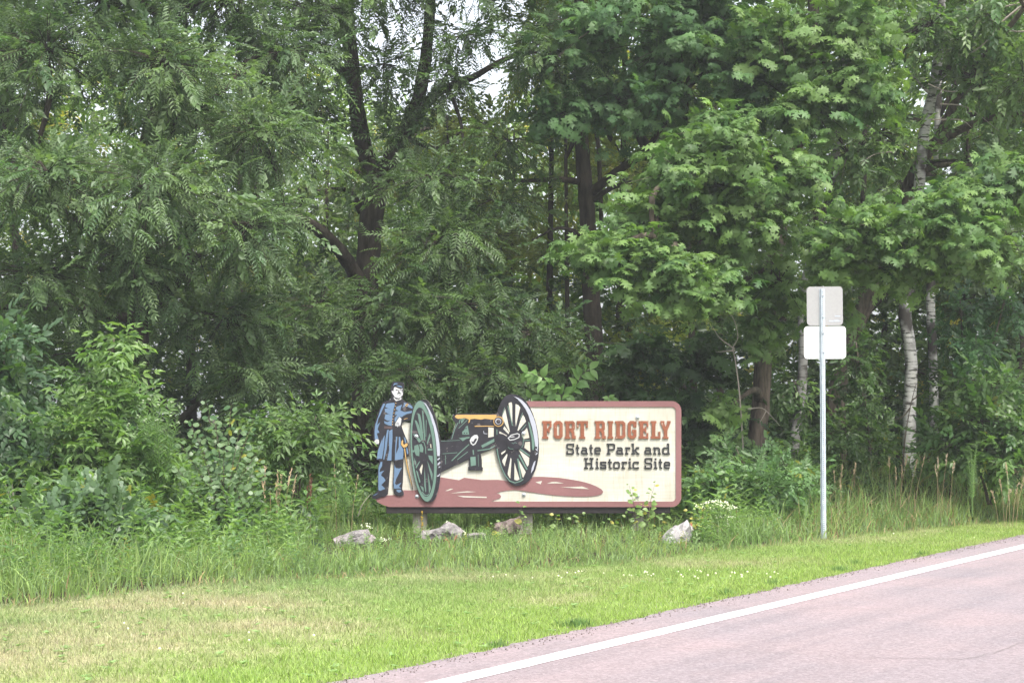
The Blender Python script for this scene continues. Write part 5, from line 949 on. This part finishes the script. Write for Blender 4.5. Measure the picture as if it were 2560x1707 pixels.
tips = [(515, 1003, 21.3), (578, 1008, 21.3), (473, 1050, 21.3), (635, 1045, 21.4), (540, 1060, 21.2), (600, 1070, 21.1), (655, 1105, 21.3), (450, 1110, 21.2), (560, 1110, 20.9), (500, 1120, 20.9), (620, 1150, 20.9), (665, 1180, 21.1), (440, 1170, 21.0), (580, 1180, 20.7), (520, 1200, 20.6), (480, 1230, 20.6), (640, 1230, 20.7), (535, 1040, 21.5), (610, 1110, 21.5), (480, 1085, 21.5), (570, 1150, 21.4), (650, 1150, 21.6), (500, 1160, 21.5), (455, 1215, 21.4)]
shoots(560, 1395, 21.1, 'young aspen bush with small rounded grey-green leaves left of the sign', tips, leaf_round(), .068, (.07, .135, .06), (.19, .27, .13), 51, 'aspen_shrub', 'shrub', .028, nmax=300, t0=.15, yellow=.04)
# tall feathery weed with pale buds
def feather(px, py, D, label, tips, seed, A=(.09, .17, .06), B=(.15, .24, .08), bud=True, name='feathery_weed', h=.12):
    g = np.random.default_rng(seed); b = at(px, py, D); root = empty(name, (b.x, D, float(gz(b.x, D))), label, 'weed'); fo = Geo()
    for (tx, ty, tD) in tips:
        e = at(tx, ty, tD); mid = (b + e) / 2 + Vector(((b.x - e.x) * .2, 0, 0)); p, r = smoothpath([b, mid, e], [.007, .005, .003], 8); V, Fs = tube(p, r, 5); pymesh('stem', V, [tuple(f) for f in Fs], M_stem, root)
        p = np.array([tuple(q) for q in p]); sl = np.linspace(0, 1, len(p)); n = 70; s_ = np.linspace(.3, 1, n); q = np.stack([np.interp(s_, sl, p[:, c_]) for c_ in range(3)], 1)
        a = np.arange(n) * 2.4; d = np.stack([np.cos(a), np.sin(a), .7 + 0 * a], 1); lf = leaf_simple(.12, .02, .05); fo.add(place(lf[0], q, d, np.tile([0, -.6, 1.0], (n, 1)) + g.normal(size=(n, 3)) * .3, h * (1.15 - .8 * (s_ - .3)) * (.7 + .6 * g.random(n))), lf[1], tints(g, n, A, B))
        if bud:
            bb = Geo(); k = 3; balls(bb, p[-1][None] + g.normal(size=(k, 3)) * .012, .014, np.array([.35, .42, .28])); bb.build('bud', M_grass, root, smooth=True, kind='stuff')
    fo.build('foliage', M_small, root, kind='stuff'); return root
M_stem = mat('green_stem', (.09, .15, .05), .7, .2)
feather(405, 1260, 21.3, 'tall feathery weed topped with pale buds beside the aspen bush', [(358, 1003, 21.3), (376, 998, 21.3), (393, 1012, 21.3), (345, 1040, 21.3), (428, 1005, 21.2), (452, 1012, 21.2), (318, 1063, 21.2), (360, 1050, 21.1), (425, 1040, 21.2), (445, 1060, 21.1), (390, 1050, 21.0), (340, 1085, 21.1)], 60)
feather(860, 1310, 22.8, 'small feathery weed with buds near the pale boulder', [(846, 1180, 22.8), (868, 1185, 22.8), (855, 1205, 22.7)], 61, h=.09)
feather(2430, 1290, 25.4, 'tall light-green feathery weed alone in the grass on the right', [(2428, 1125, 25.4), (2438, 1132, 25.4), (2420, 1140, 25.4), (2432, 1150, 25.3), (2442, 1105, 25.4)], 62, (.13, .23, .08), (.20, .31, .11), False, h=.055)
# stems arching above the sign
LV = leaf_ovate(.55, .08, .3)
def arching(path, D, label, ls, A, B, seed, side=2, name='arching_shoot', every=.065):
    g = np.random.default_rng(seed); P = [at(*p, D) for p in path]; root = empty(name, (P[0].x, D, float(gz(P[0].x, D))), label, 'plant'); P0 = [Vector((P[0].x, D + .05, 0))] + P
    p, r = smoothpath(P0, list(np.linspace(.008, .003, len(P0))), 6); V, Fs = tube(p, r, 5); pymesh('stem', V, [tuple(f) for f in Fs], M_barkb, root)
    p = np.array([tuple(q) for q in p])[7:]; sl = np.concatenate([[0], np.cumsum(np.linalg.norm(np.diff(p, axis=0), axis=1))]); n = int(sl[-1] / every)
    for i in range(n + 1):
        for sgn in (1, -1):
            s_ = sl[-1] * i / n; q = np.array([np.interp(s_, sl, p[:, c_]) for c_ in range(3)]); T_ = norm(np.array([np.interp(min(s_ + .05, sl[-1]), sl, p[:, c_]) - np.interp(max(0, s_ - .05), sl, p[:, c_]) for c_ in range(3)]))
            sd_ = np.array([T_[2], 0, -T_[0]]) * sgn; d = norm(T_ * .55 + sd_ * .55 + g.normal(size=3) * .2 + np.array([0, -.3, -.45])); up = np.array([[g.normal() * .3, -.9, .6 + g.normal() * .2]]); Fm = frames(d[None], up)[0]
            c = np.array(A) + (np.array(B) - np.array(A)) * g.random(); gg_ = Geo(); gg_.add(LV[0][None], LV[1], c[None]); me = gg_.mesh('leaf'); me.materials.append(M_small)
            o = bpy.data.objects.new('leaf', me); COL.objects.link(o); o.parent = root; o.matrix_parent_inverse = root.matrix_world.inverted(); o.matrix_basis = Matrix([[*Fm[0], q[0]], [*Fm[1], q[1]], [*Fm[2], q[2]], [0, 0, 0, 1]]) @ Matrix.Scale(ls * (.8 + .35 * g.random()), 4)
GA, GB = (.11, .21, .06), (.19, .31, .10)
arching([(1405, 1020), (1392, 985), (1370, 955), (1345, 938), (1318, 932)], 24.6, 'leafy shoot arching to the left above the top edge of the sign', .175, GA, GB, 70)
arching([(1402, 1020), (1425, 985), (1445, 955), (1455, 935), (1475, 924)], 24.65, 'leafy shoot arching to the right above the top edge of the sign', .175, GA, GB, 71)
arching([(1325, 1015), (1335, 995), (1345, 992)], 24.7, 'small leaf tuft peeking over the sign beside the far painted wheel', .14, GA, GB, 72, every=.06)
arching([(1522, 1015), (1520, 1002), (1528, 996)], 24.7, 'lone small shoot peeking over the top edge of the sign, right of the arching shoots', .11, GA, GB, 73, every=.05)
# cottonwood sprouts in front of the sign
LS = leaf_ovate(.8, .06, .15)
SP = [((1590, 1335), [(1573, 1213), (1580, 1225), (1560, 1285)], 'taller pair of heart-leaved sprouts in front of the sign, its left stem'), ((1618, 1340), [(1637, 1208), (1630, 1235), (1605, 1262)], 'heart-leaved sprout with yellowing tips crossing the lower right of the sign'),
      ((1305, 1325), [(1303, 1258), (1312, 1285)], 'heart-leaved sprout in front of the middle sign post'), ((1392, 1335), [(1388, 1288), (1402, 1290)], 'low sprout under the beam right of the middle sign post'), ((1440, 1340), [(1428, 1290), (1452, 1285)], 'low yellow-green sprout under the middle of the beam'),
      ((1520, 1345), [(1530, 1300), (1545, 1312), (1515, 1310)], 'low bushy sprout with cream leaf tips in front of the third sign post'), ((1232, 1335), [(1222, 1310), (1238, 1305)], 'small sprout beside the brown slanting stone'), ((1655, 1345), [(1650, 1285), (1662, 1290)], 'thin sprout right of the third sign post')]
for k, (b_, tp, lab) in enumerate(SP):
    shoots(b_[0], b_[1], 23.85, lab, [(x, y, 23.85) for x, y in tp], LS, .075, (.12, .21, .06), (.24, .33, .11), 80 + k, 'sprout', 'sprout', .045, .004, t0=.25, yellow=.15)
shoots(1752, 1352, 23.0, 'yellowing small-leaved bush beside the pale angular boulder', [(1722, 1275, 23), (1740, 1262, 23), (1760, 1255, 23), (1775, 1270, 23), (1750, 1290, 22.9), (1730, 1300, 22.9), (1770, 1300, 22.9), (1755, 1320, 22.8), (1780, 1330, 22.8)], LS, .06, (.18, .27, .06), (.34, .38, .10), 95, 'yellow_leaved_bush', 'bush', .04, .004, t0=.15, yellow=.3)
# white flowering plant
g6 = np.random.default_rng(96); b = at(1805, 1352, 23.1); root = empty('white_flowering_plant', (b.x, 23.1, 0), 'bushy plant topped with clusters of tiny white flowers right of the sign', 'plant'); fl = Geo(); lv = Geo()
heads = [(1768, 1256), (1782, 1252), (1797, 1252), (1812, 1256), (1824, 1262), (1835, 1268), (1806, 1264), (1790, 1262), (1776, 1268), (1820, 1272), (1800, 1290), (1826, 1292), (1812, 1300), (1788, 1312), (1776, 1318), (1804, 1328), (1800, 1322), (1790, 1340), (1770, 1345), (1815, 1310), (1750, 1270), (1745, 1262)]
for hx, hy in heads:
    e = at(hx, hy, 23.1 + g6.normal() * .08); p, r = smoothpath([Vector((b.x + g6.normal() * .06, e.y, 0)), Vector(((b.x + e.x) / 2, e.y, e.z * .5)), e], [.004, .003, .002], 3); V, Fs = tube(p, r, 4); pymesh('stem', V, [tuple(f) for f in Fs], M_stem, root)
    q = np.array([tuple(e)]) + g6.normal(size=(12, 3)) * np.array([.028, .028, .012]); hd = Geo(); balls(hd, q, .006 + .005 * g6.random(12), np.array([.78, .78, .74])); hd.build('flower_head', M_grass, root, kind='stuff')
    P_ = np.array([tuple(x_) for x_ in p]); n = 12; t_ = g6.random(n); q = np.stack([np.interp(t_, np.linspace(0, 1, len(P_)), P_[:, c_]) for c_ in range(3)], 1); lf = leaf_simple(.2, .03, .1); lv.add(place(lf[0], q, norm(g6.normal(size=(n, 3)) + np.array([0, 0, .4])), np.tile([0, -.5, 1.0], (n, 1)), .07 * np.ones(n)), lf[1], tints(g6, n, (.09, .16, .05), (.15, .23, .07)))
lv.build('foliage', M_small, root, kind='stuff')
def flowerpatch(name, label, cx, cy, D, n, sx, sz, r, col, seed):
    g = np.random.default_rng(seed); b = at(cx, cy, D); root = empty(name, (b.x, D, 0), label, 'flowers')
    for i in range(n):
        q = np.array([b.x + g.normal() * sx, D + g.normal() * .1, max(.06, b.z + g.normal() * sz)]); V, Fs = tube([(q[0], q[1], 0), tuple(q)], [.003, .002], 4); pymesh('stem', V, [tuple(f) for f in Fs], M_stem, root)
        hd = Geo(); balls(hd, q[None] + g.normal(size=(5, 3)) * .012, r, np.array(col)); hd.build('flower_head', M_grass, root, kind='stuff')
flowerpatch('white_wildflowers', 'white wildflowers in front of the pale stone beside the first sign post', 1135, 1328, 23.6, 12, .09, .05, .009, (.78, .78, .74), 97)
flowerpatch('white_wildflowers', 'few white wildflowers above the left boulder', 918, 1316, 23.6, 5, .06, .03, .009, (.78, .78, .74), 98)
flowerpatch('white_wildflowers', 'tiny white wildflowers low in the grass right of the left boulder', 958, 1362, 22.3, 6, .07, .02, .007, (.78, .78, .74), 99)
flowerpatch('orange_wildflowers', 'few orange wildflowers in the grass below the aspen bush', 428, 1378, 20.0, 6, .07, .04, .008, (.62, .26, .05), 100)
flowerpatch('white_wildflowers', 'white wildflowers low under the ash sapling', 290, 1322, 20.4, 7, .08, .04, .008, (.78, .78, .74), 101)
# yellow flower spike in front of the first post
b = at(1056, 1340, 23.9); e = at(1055, 1277, 23.9); root = empty('flower_spike', (b.x, 23.9, 0), 'thin yellow-orange flower spike in front of the first sign post', 'plant')
V, Fs = tube([tuple(b), tuple(e)], [.006, .002], 5); pymesh('stem', V, [tuple(f) for f in Fs], M_stem, root); hd = Geo(); k = 60; t_ = g6.random(k); q = np.stack([b.x + (e.x - b.x) * t_ + g6.normal(size=k) * .008, 23.9 + g6.normal(size=k) * .008, b.z + (e.z - b.z) * t_], 1); balls(hd, q, .007, np.array([.52, .36, .06])); hd.build('spike_flowers', M_grass, root, kind='stuff')
# dry seed stalks
def stalks(cx, y0, D, label, tips, col, seed, name='dry_grass_clump', plume=.16, dens=26):
    g = np.random.default_rng(seed); b = at(cx, y0, D); root = empty(name, (b.x, D, float(gz(b.x, D))), label, 'dry grass')
    for (tx, ty) in tips:
        e = at(tx, ty, D + g.normal() * .1); bb = Vector((b.x + (e.x - b.x) * .55 + g.normal() * .03, e.y, 0)); p, r = smoothpath([bb, (bb + e) / 2 + Vector((-(e.x - bb.x) * .2, 0, 0)), e], [.003, .0025, .001], 4); V, Fs = tube(p, r, 4)
        st = pymesh('stalk', V, [tuple(f) for f in Fs], M_straw, root); P_ = np.array([tuple(x_) for x_ in p]); n = dens; t_ = 1 - g.random(n) * plume / max(.1, (e - bb).length); q = np.stack([np.interp(t_, np.linspace(0, 1, len(P_)), P_[:, c_]) for c_ in range(3)], 1)
        ax = norm(np.array(tuple(e - bb))); d = norm(ax + g.normal(size=(n, 3)) * .35 + np.array([0, 0, .2])); lf = leaf_simple(.22, .03, .1); gg_ = Geo(); gg_.add(place(lf[0], q, d, np.tile([0, -1.0, .3], (n, 1)), .03 + .02 * g.random(n)), lf[1], np.array(col)[None] * (.75 + .5 * g.random((n, 1)))); gg_.build('seed_head', M_dryst, root, kind='stuff')
M_straw = mat('straw', (.33, .25, .15), .8, .15); TAN = (.34, .27, .17)
stalks(2230, 1290, 26.0, 'clump of tan seed plumes at the foot of the white birch', [(2222, 1145), (2268, 1138), (2240, 1172), (2293, 1150), (2312, 1140), (2255, 1165)], TAN, 110)
stalks(2350, 1280, 26.2, 'clump of paler tan seed plumes right of the white birch', [(2345, 1145), (2367, 1138), (2385, 1155), (2338, 1165)], (.44, .36, .26), 111)
stalks(2520, 1280, 25.8, 'tan grass clump with fine seed heads near the right edge', [(2515, 1160), (2500, 1200), (2545, 1210), (2525, 1225), (2480, 1230), (2560, 1195)], TAN, 112)
stalks(2095, 1290, 25.8, 'sparse tan seed stalks just right of the steel post', [(2085, 1178), (2105, 1165), (2100, 1195), (2140, 1160)], TAN, 113)
stalks(1820, 1290, 25.6, 'sparse pale seed stalks above the white flowering plant', [(1805, 1170), (1830, 1145), (1838, 1160)], (.55, .47, .36), 114)
stalks(690, 1290, 22.4, 'tall pale seed plumes in the dark gap left of the soldier', [(662, 1170), (695, 1178), (705, 1185), (690, 1210), (698, 1225), (728, 1172), (740, 1190), (655, 1200)], (.55, .42, .28), 115, plume=.22)
stalks(780, 1320, 22.2, 'dark red-brown dock stalk in the grass left of the boulder', [(775, 1190), (779, 1200), (770, 1215)], (.12, .06, .04), 116, name='dock_stalk', plume=.30, dens=50)
stalks(835, 1290, 23.0, 'lone tan seed stalk close to the soldier', [(836, 1165), (895, 1190)], TAN, 117, dens=14)
stalks(10, 1370, 20.5, 'rusty dry stalks at the left edge of the grass', [(5, 1290), (12, 1310), (-5, 1300), (20, 1335)], (.36, .22, .10), 118)
stalks(1530 / 1 - 10, 1400, 21.2, 'short straw tuft at the mown edge in front of the sign', [(1500, 1395), (1512, 1390), (1528, 1394), (1540, 1398)], TAN, 119, plume=.05, dens=10)
stalks(1130, 1400, 21.3, 'thin reddish stalks in front of the stones at the first post', [(1115, 1345), (1142, 1340), (1135, 1368), (1108, 1372)], (.40, .22, .13), 120, plume=.1, dens=14)
# bare dead twigs
def deadtwig(px, py, D, label, branches, seed, name='dead_branch', r=.008, m=None):
    g = np.random.default_rng(seed); root = empty(name, (at(px, py, D).x, D, 0), label, 'branch')
    for br in branches:
        P = [at(x, y, D + g.normal() * .03) for x, y in br]; p, rr = smoothpath(P, list(np.linspace(r, r * .3, len(P))), 4); V, Fs = tube(p, rr, 5); pymesh('twig', V, [tuple(f) for f in Fs], m or M_dead, root)
M_dead = mat('dead_wood', (.26, .23, .20), .9, .1)
deadtwig(55, 1345, 20.6, 'bare grey forked twig standing at the left edge of the meadow', [[(55, 1345), (45, 1300), (35, 1270), (10, 1245)], [(36, 1272), (32, 1230), (30, 1200)], [(38, 1270), (25, 1240), (14, 1210)]], 130)
deadtwig(115, 1320, 20.6, 'tangle of bare twigs between the left bush and the ash sapling', [[(118, 1325), (112, 1312), (90, 1290), (60, 1275), (45, 1262)], [(115, 1315), (118, 1285), (110, 1265)], [(100, 1300), (85, 1270)], [(85, 1298), (60, 1293)]], 131)
deadtwig(78, 1430, 18.0, 'pale dead stem curving up out of the tall grass at far left', [[(80, 1440), (77, 1400), (80, 1355), (98, 1330)], [(78, 1400), (84, 1370)]], 132)
deadtwig(262, 1390, 19.6, 'thin upright dead stem among the round-leaved low bush', [[(265, 1380), (257, 1330), (254, 1240)], [(257, 1290), (275, 1330)]], 133, r=.006)
deadtwig(1860, 1180, 26.2, 'thin bare crooked sapling in front of the rough-barked oak', [[(1862, 1200), (1850, 1000), (1838, 900), (1832, 870), (1845, 840), (1830, 790), (1800, 765)], [(1836, 872), (1800, 845), (1780, 815)], [(1838, 876), (1790, 880)]], 134, 'dead_sapling', .012)
deadtwig(1900, 1050, 26.0, 'pale dead branch arching across the rough-barked oak trunk', [[(1870, 1022), (1905, 1020), (1930, 1042), (1950, 1065)], [(1915, 1028), (1900, 1055)]], 135, r=.008)
deadtwig(2262, 1200, 27.6, 'thin dark leaning sapling stem in front of the white birch', [[(2255, 1195), (2262, 1100), (2275, 1020), (2290, 960)], [(2275, 1020), (2258, 1040), (2235, 1050)], [(2280, 1000), (2310, 980)]], 136, 'dead_sapling', .014, M_barkb)
deadtwig(2330, 700, 28.0, 'long bare grey branches sweeping in at the upper right', [[(2620, -10), (2500, 20), (2440, 25)], [(2560, 10), (2500, 60), (2460, 110), (2400, 150)], [(2620, 60), (2540, 80), (2460, 40)]], 137, r=.02)
deadtwig(2320, 300, 28.2, 'grey dead branches crossing behind the curved birch', [[(2330, 300), (2400, 300), (2430, 320)], [(2320, 210), (2380, 230), (2480, 210)], [(2240, 380), (2190, 385), (2150, 410)], [(2350, 260), (2420, 270), (2500, 330)]], 138, r=.012)
deadtwig(900, 1270, 23.4, 'thin bare stem leaning from the grass to the foot of the soldier', [[(895, 1290), (905, 1262), (922, 1240), (932, 1232)]], 139, r=.006)
deadtwig(520, 690, 27.0, 'fine hanging dead twigs below the big walnut limb', [[(430, 720), (420, 800), (435, 850)], [(460, 700), (470, 780), (440, 820)], [(500, 650), (540, 760), (600, 800)], [(440, 730), (380, 800)], [(480, 690), (530, 720), (560, 700)]], 140, r=.009, m=M_bark)

# ------------------------------------------------------------------ stones
M_stone = mat('granite', rough=.9, spec=.2); o_ = objco(M_stone); n1 = noise(M_stone, o_, 9, 6, .75); n2 = noise(M_stone, o_, 55, 4, .8); n3 = noise(M_stone, o_, 2.3, 2)
c = ramp(M_stone, n1, [(.3, (.12, .115, .115)), (.5, (.22, .205, .205)), (.7, (.33, .31, .31))]); c = mixc(M_stone, 1.0, c, ramp(M_stone, n2, [(.35, (.68, .68, .68)), (.65, (1.18, 1.18, 1.18))]), 'MULTIPLY'); L(M_stone, mixc(M_stone, 1.0, c, ramp(M_stone, n3, [(.4, (.9, .9, .88)), (.6, (1.1, 1.02, 1.0))]), 'MULTIPLY'), base(M_stone)); bump(M_stone, n1, .8, .02)
M_stoneb = mat('brown_stone', rough=.9, spec=.2); o_ = objco(M_stoneb); n1 = noise(M_stoneb, o_, 9, 6, .75); L(M_stoneb, ramp(M_stoneb, n1, [(.35, (.07, .055, .05)), (.65, (.24, .19, .17))]), base(M_stoneb)); bump(M_stoneb, n1, .8, .02)
M_stonep = mat('pale_stone', rough=.9, spec=.2); o_ = objco(M_stonep); n1 = noise(M_stonep, o_, 11, 6, .75); L(M_stonep, ramp(M_stonep, n1, [(.33, (.17, .16, .16)), (.5, (.29, .275, .27)), (.65, (.40, .385, .375))]), base(M_stonep)); bump(M_stonep, n1, .8, .02)
M_or = mat('orange_lichen', (.38, .16, .09), .9, .1)
def rock(poly, D, depth, label, m, seed, name='boulder', cat='boulder', fr=None):
    """outline as seen from the road, given real depth: faceted, front pushed out, top sloping back"""
    g = np.random.default_rng(seed); c = np.mean(np.array(poly, float), 0); n = len(poly); rings = []
    P = np.array([tuple(at(x, y, D)) for x, y in poly]); C_ = np.array(tuple(at(*c, D)))
    for f, dy in ((.25, -.50), (.62, -.42), (.90, -.24), (1.0, 0), (.86, .28), (.5, .48)):
        R = C_ + (P - C_) * f; R = R + g.normal(size=R.shape) * depth * .045; R[:, 1] = D + dy * depth + g.normal(size=n) * depth * .04; R[:, 0] += dy * depth * .25; R[:, 2] += -abs(dy) * depth * .12; rings.append(R)
    V = np.concatenate(rings); Fs = [(k * n + i, k * n + (i + 1) % n, (k + 1) * n + (i + 1) % n, (k + 1) * n + i) for k in range(5) for i in range(n)] + [tuple(range(n))[::-1], tuple(range(5 * n, 6 * n))]
    import bmesh
    me = bpy.data.meshes.new(name); me.from_pydata([tuple(v) for v in V], [], Fs); bm = bmesh.new(); bm.from_mesh(me); bmesh.ops.triangulate(bm, faces=bm.faces[:]); bmesh.ops.subdivide_edges(bm, edges=bm.edges[:], cuts=2, use_grid_fill=True); bmesh.ops.recalc_face_normals(bm, faces=bm.faces[:]); bm.normal_update(); cs = [(v, v.normal.copy()) for v in bm.verts]
    for v, nn2 in cs: v.co += nn2 * depth * (.10 * mnoise.noise(v.co * 7 + Vector((seed, 0, 0))) + .05 * mnoise.noise(v.co * 19))
    bm.to_mesh(me); bm.free(); me.materials.append(m)
    o = bpy.data.objects.new(name, me); COL.objects.link(o); o['label'] = label; o['category'] = cat; return o
rock([(833, 1362), (836, 1348), (850, 1340), (875, 1330), (900, 1322), (918, 1325), (928, 1334), (932, 1350), (928, 1372), (900, 1380), (860, 1384), (840, 1378)], 22.2, .42, 'grey boulder with a flat sloping top in the grass left of the sign', M_stone, 140)
rock([(1060, 1325), (1090, 1322), (1120, 1310), (1140, 1312), (1152, 1325), (1150, 1350), (1100, 1356), (1050, 1352), (1040, 1338)], 23.4, .35, 'low pale grey boulder under the beam right of the first sign post', M_stone, 141)
rock([(1240, 1310), (1262, 1305), (1280, 1292), (1300, 1288), (1298, 1320), (1290, 1345), (1250, 1345), (1243, 1328)], 24.05, .3, 'brown slanting stone leaning by the middle sign post', M_stoneb, 142)
rk = rock([(1646, 1372), (1652, 1346), (1664, 1330), (1680, 1318), (1698, 1309), (1715, 1303), (1729, 1306), (1733, 1325), (1731, 1350), (1725, 1378), (1690, 1384), (1655, 1382)], 22.8, .30, 'pale angular boulder with an orange tip near the right end of the sign', M_stonep, 143)
V = [tuple(at(x, y, 22.8) + Vector((.0, -.03 - dd, 0))) for dd in (0, .03) for x, y in ((1724, 1306), (1729, 1307), (1730, 1314), (1726, 1313))]; pymesh('orange_patch', V, [(0, 1, 2, 3), (7, 6, 5, 4), (0, 4, 5, 1), (1, 5, 6, 2), (2, 6, 7, 3), (3, 7, 4, 0)], M_or, rk)
for k, (x0, x1, y0, y1, D, lab, m_) in enumerate(((1412, 1445, 1383, 1396, 21.6, 'flat pale stone showing at the mown edge below the sign', M_stonep), (1640, 1692, 1378, 1390, 21.9, 'flat pale stone at the grass edge below the angular boulder', M_stonep), (780, 826, 1410, 1424, 20.3, 'flat grey stone half sunk at the mown edge left of the boulder', M_stone), (870, 905, 1404, 1412, 20.6, 'small flat grey stone at the mown edge below the left boulder', M_stone), (1096, 1118, 1391, 1402, 21.3, 'small pinkish stone in the grass below the first sign post', M_stoneb), (1208, 1220, 1386, 1396, 21.5, 'tiny pinkish stone in the grass between the first two posts', M_stonep), (1376, 1392, 1385, 1393, 21.6, 'small pale stone beside the flat pale stone', M_stonep), (1165, 1215, 1332, 1345, 23.4, 'low grey stone between the first two sign posts', M_stone))):
    xm = (x0 + x1) / 2; rock([(x0, y1), (x0 + 2, y0 + 3), (xm - 4, y0), (x1 - 5, y0 + 1), (x1, y0 + 5), (x1 - 1, y1 + 3), (xm, y1 + 5)], D, .16, lab, m_, 150 + k, 'stone', 'stone')

print('TRIS', TRIS)
# thin haze volume, added to lift the darks like veiling lens flare
def haze(d):
    hx = box('haze', -505, 505, -405, 905, -1.0, 22, mat('veil_haze'), None, 0)
    m = hx.data.materials[0]; m.node_tree.nodes.remove(m.node_tree.nodes['Principled BSDF']); v = N(m, 'ShaderNodeVolumePrincipled'); v.inputs['Density'].default_value = d; v.inputs['Color'].default_value = (.95, .97, 1, 1); v.inputs['Anisotropy'].default_value = .3
    L(m, v.outputs[0], m.node_tree.nodes['Material Output'].inputs['Volume']); hx['kind'] = 'stuff'
haze(.0013)
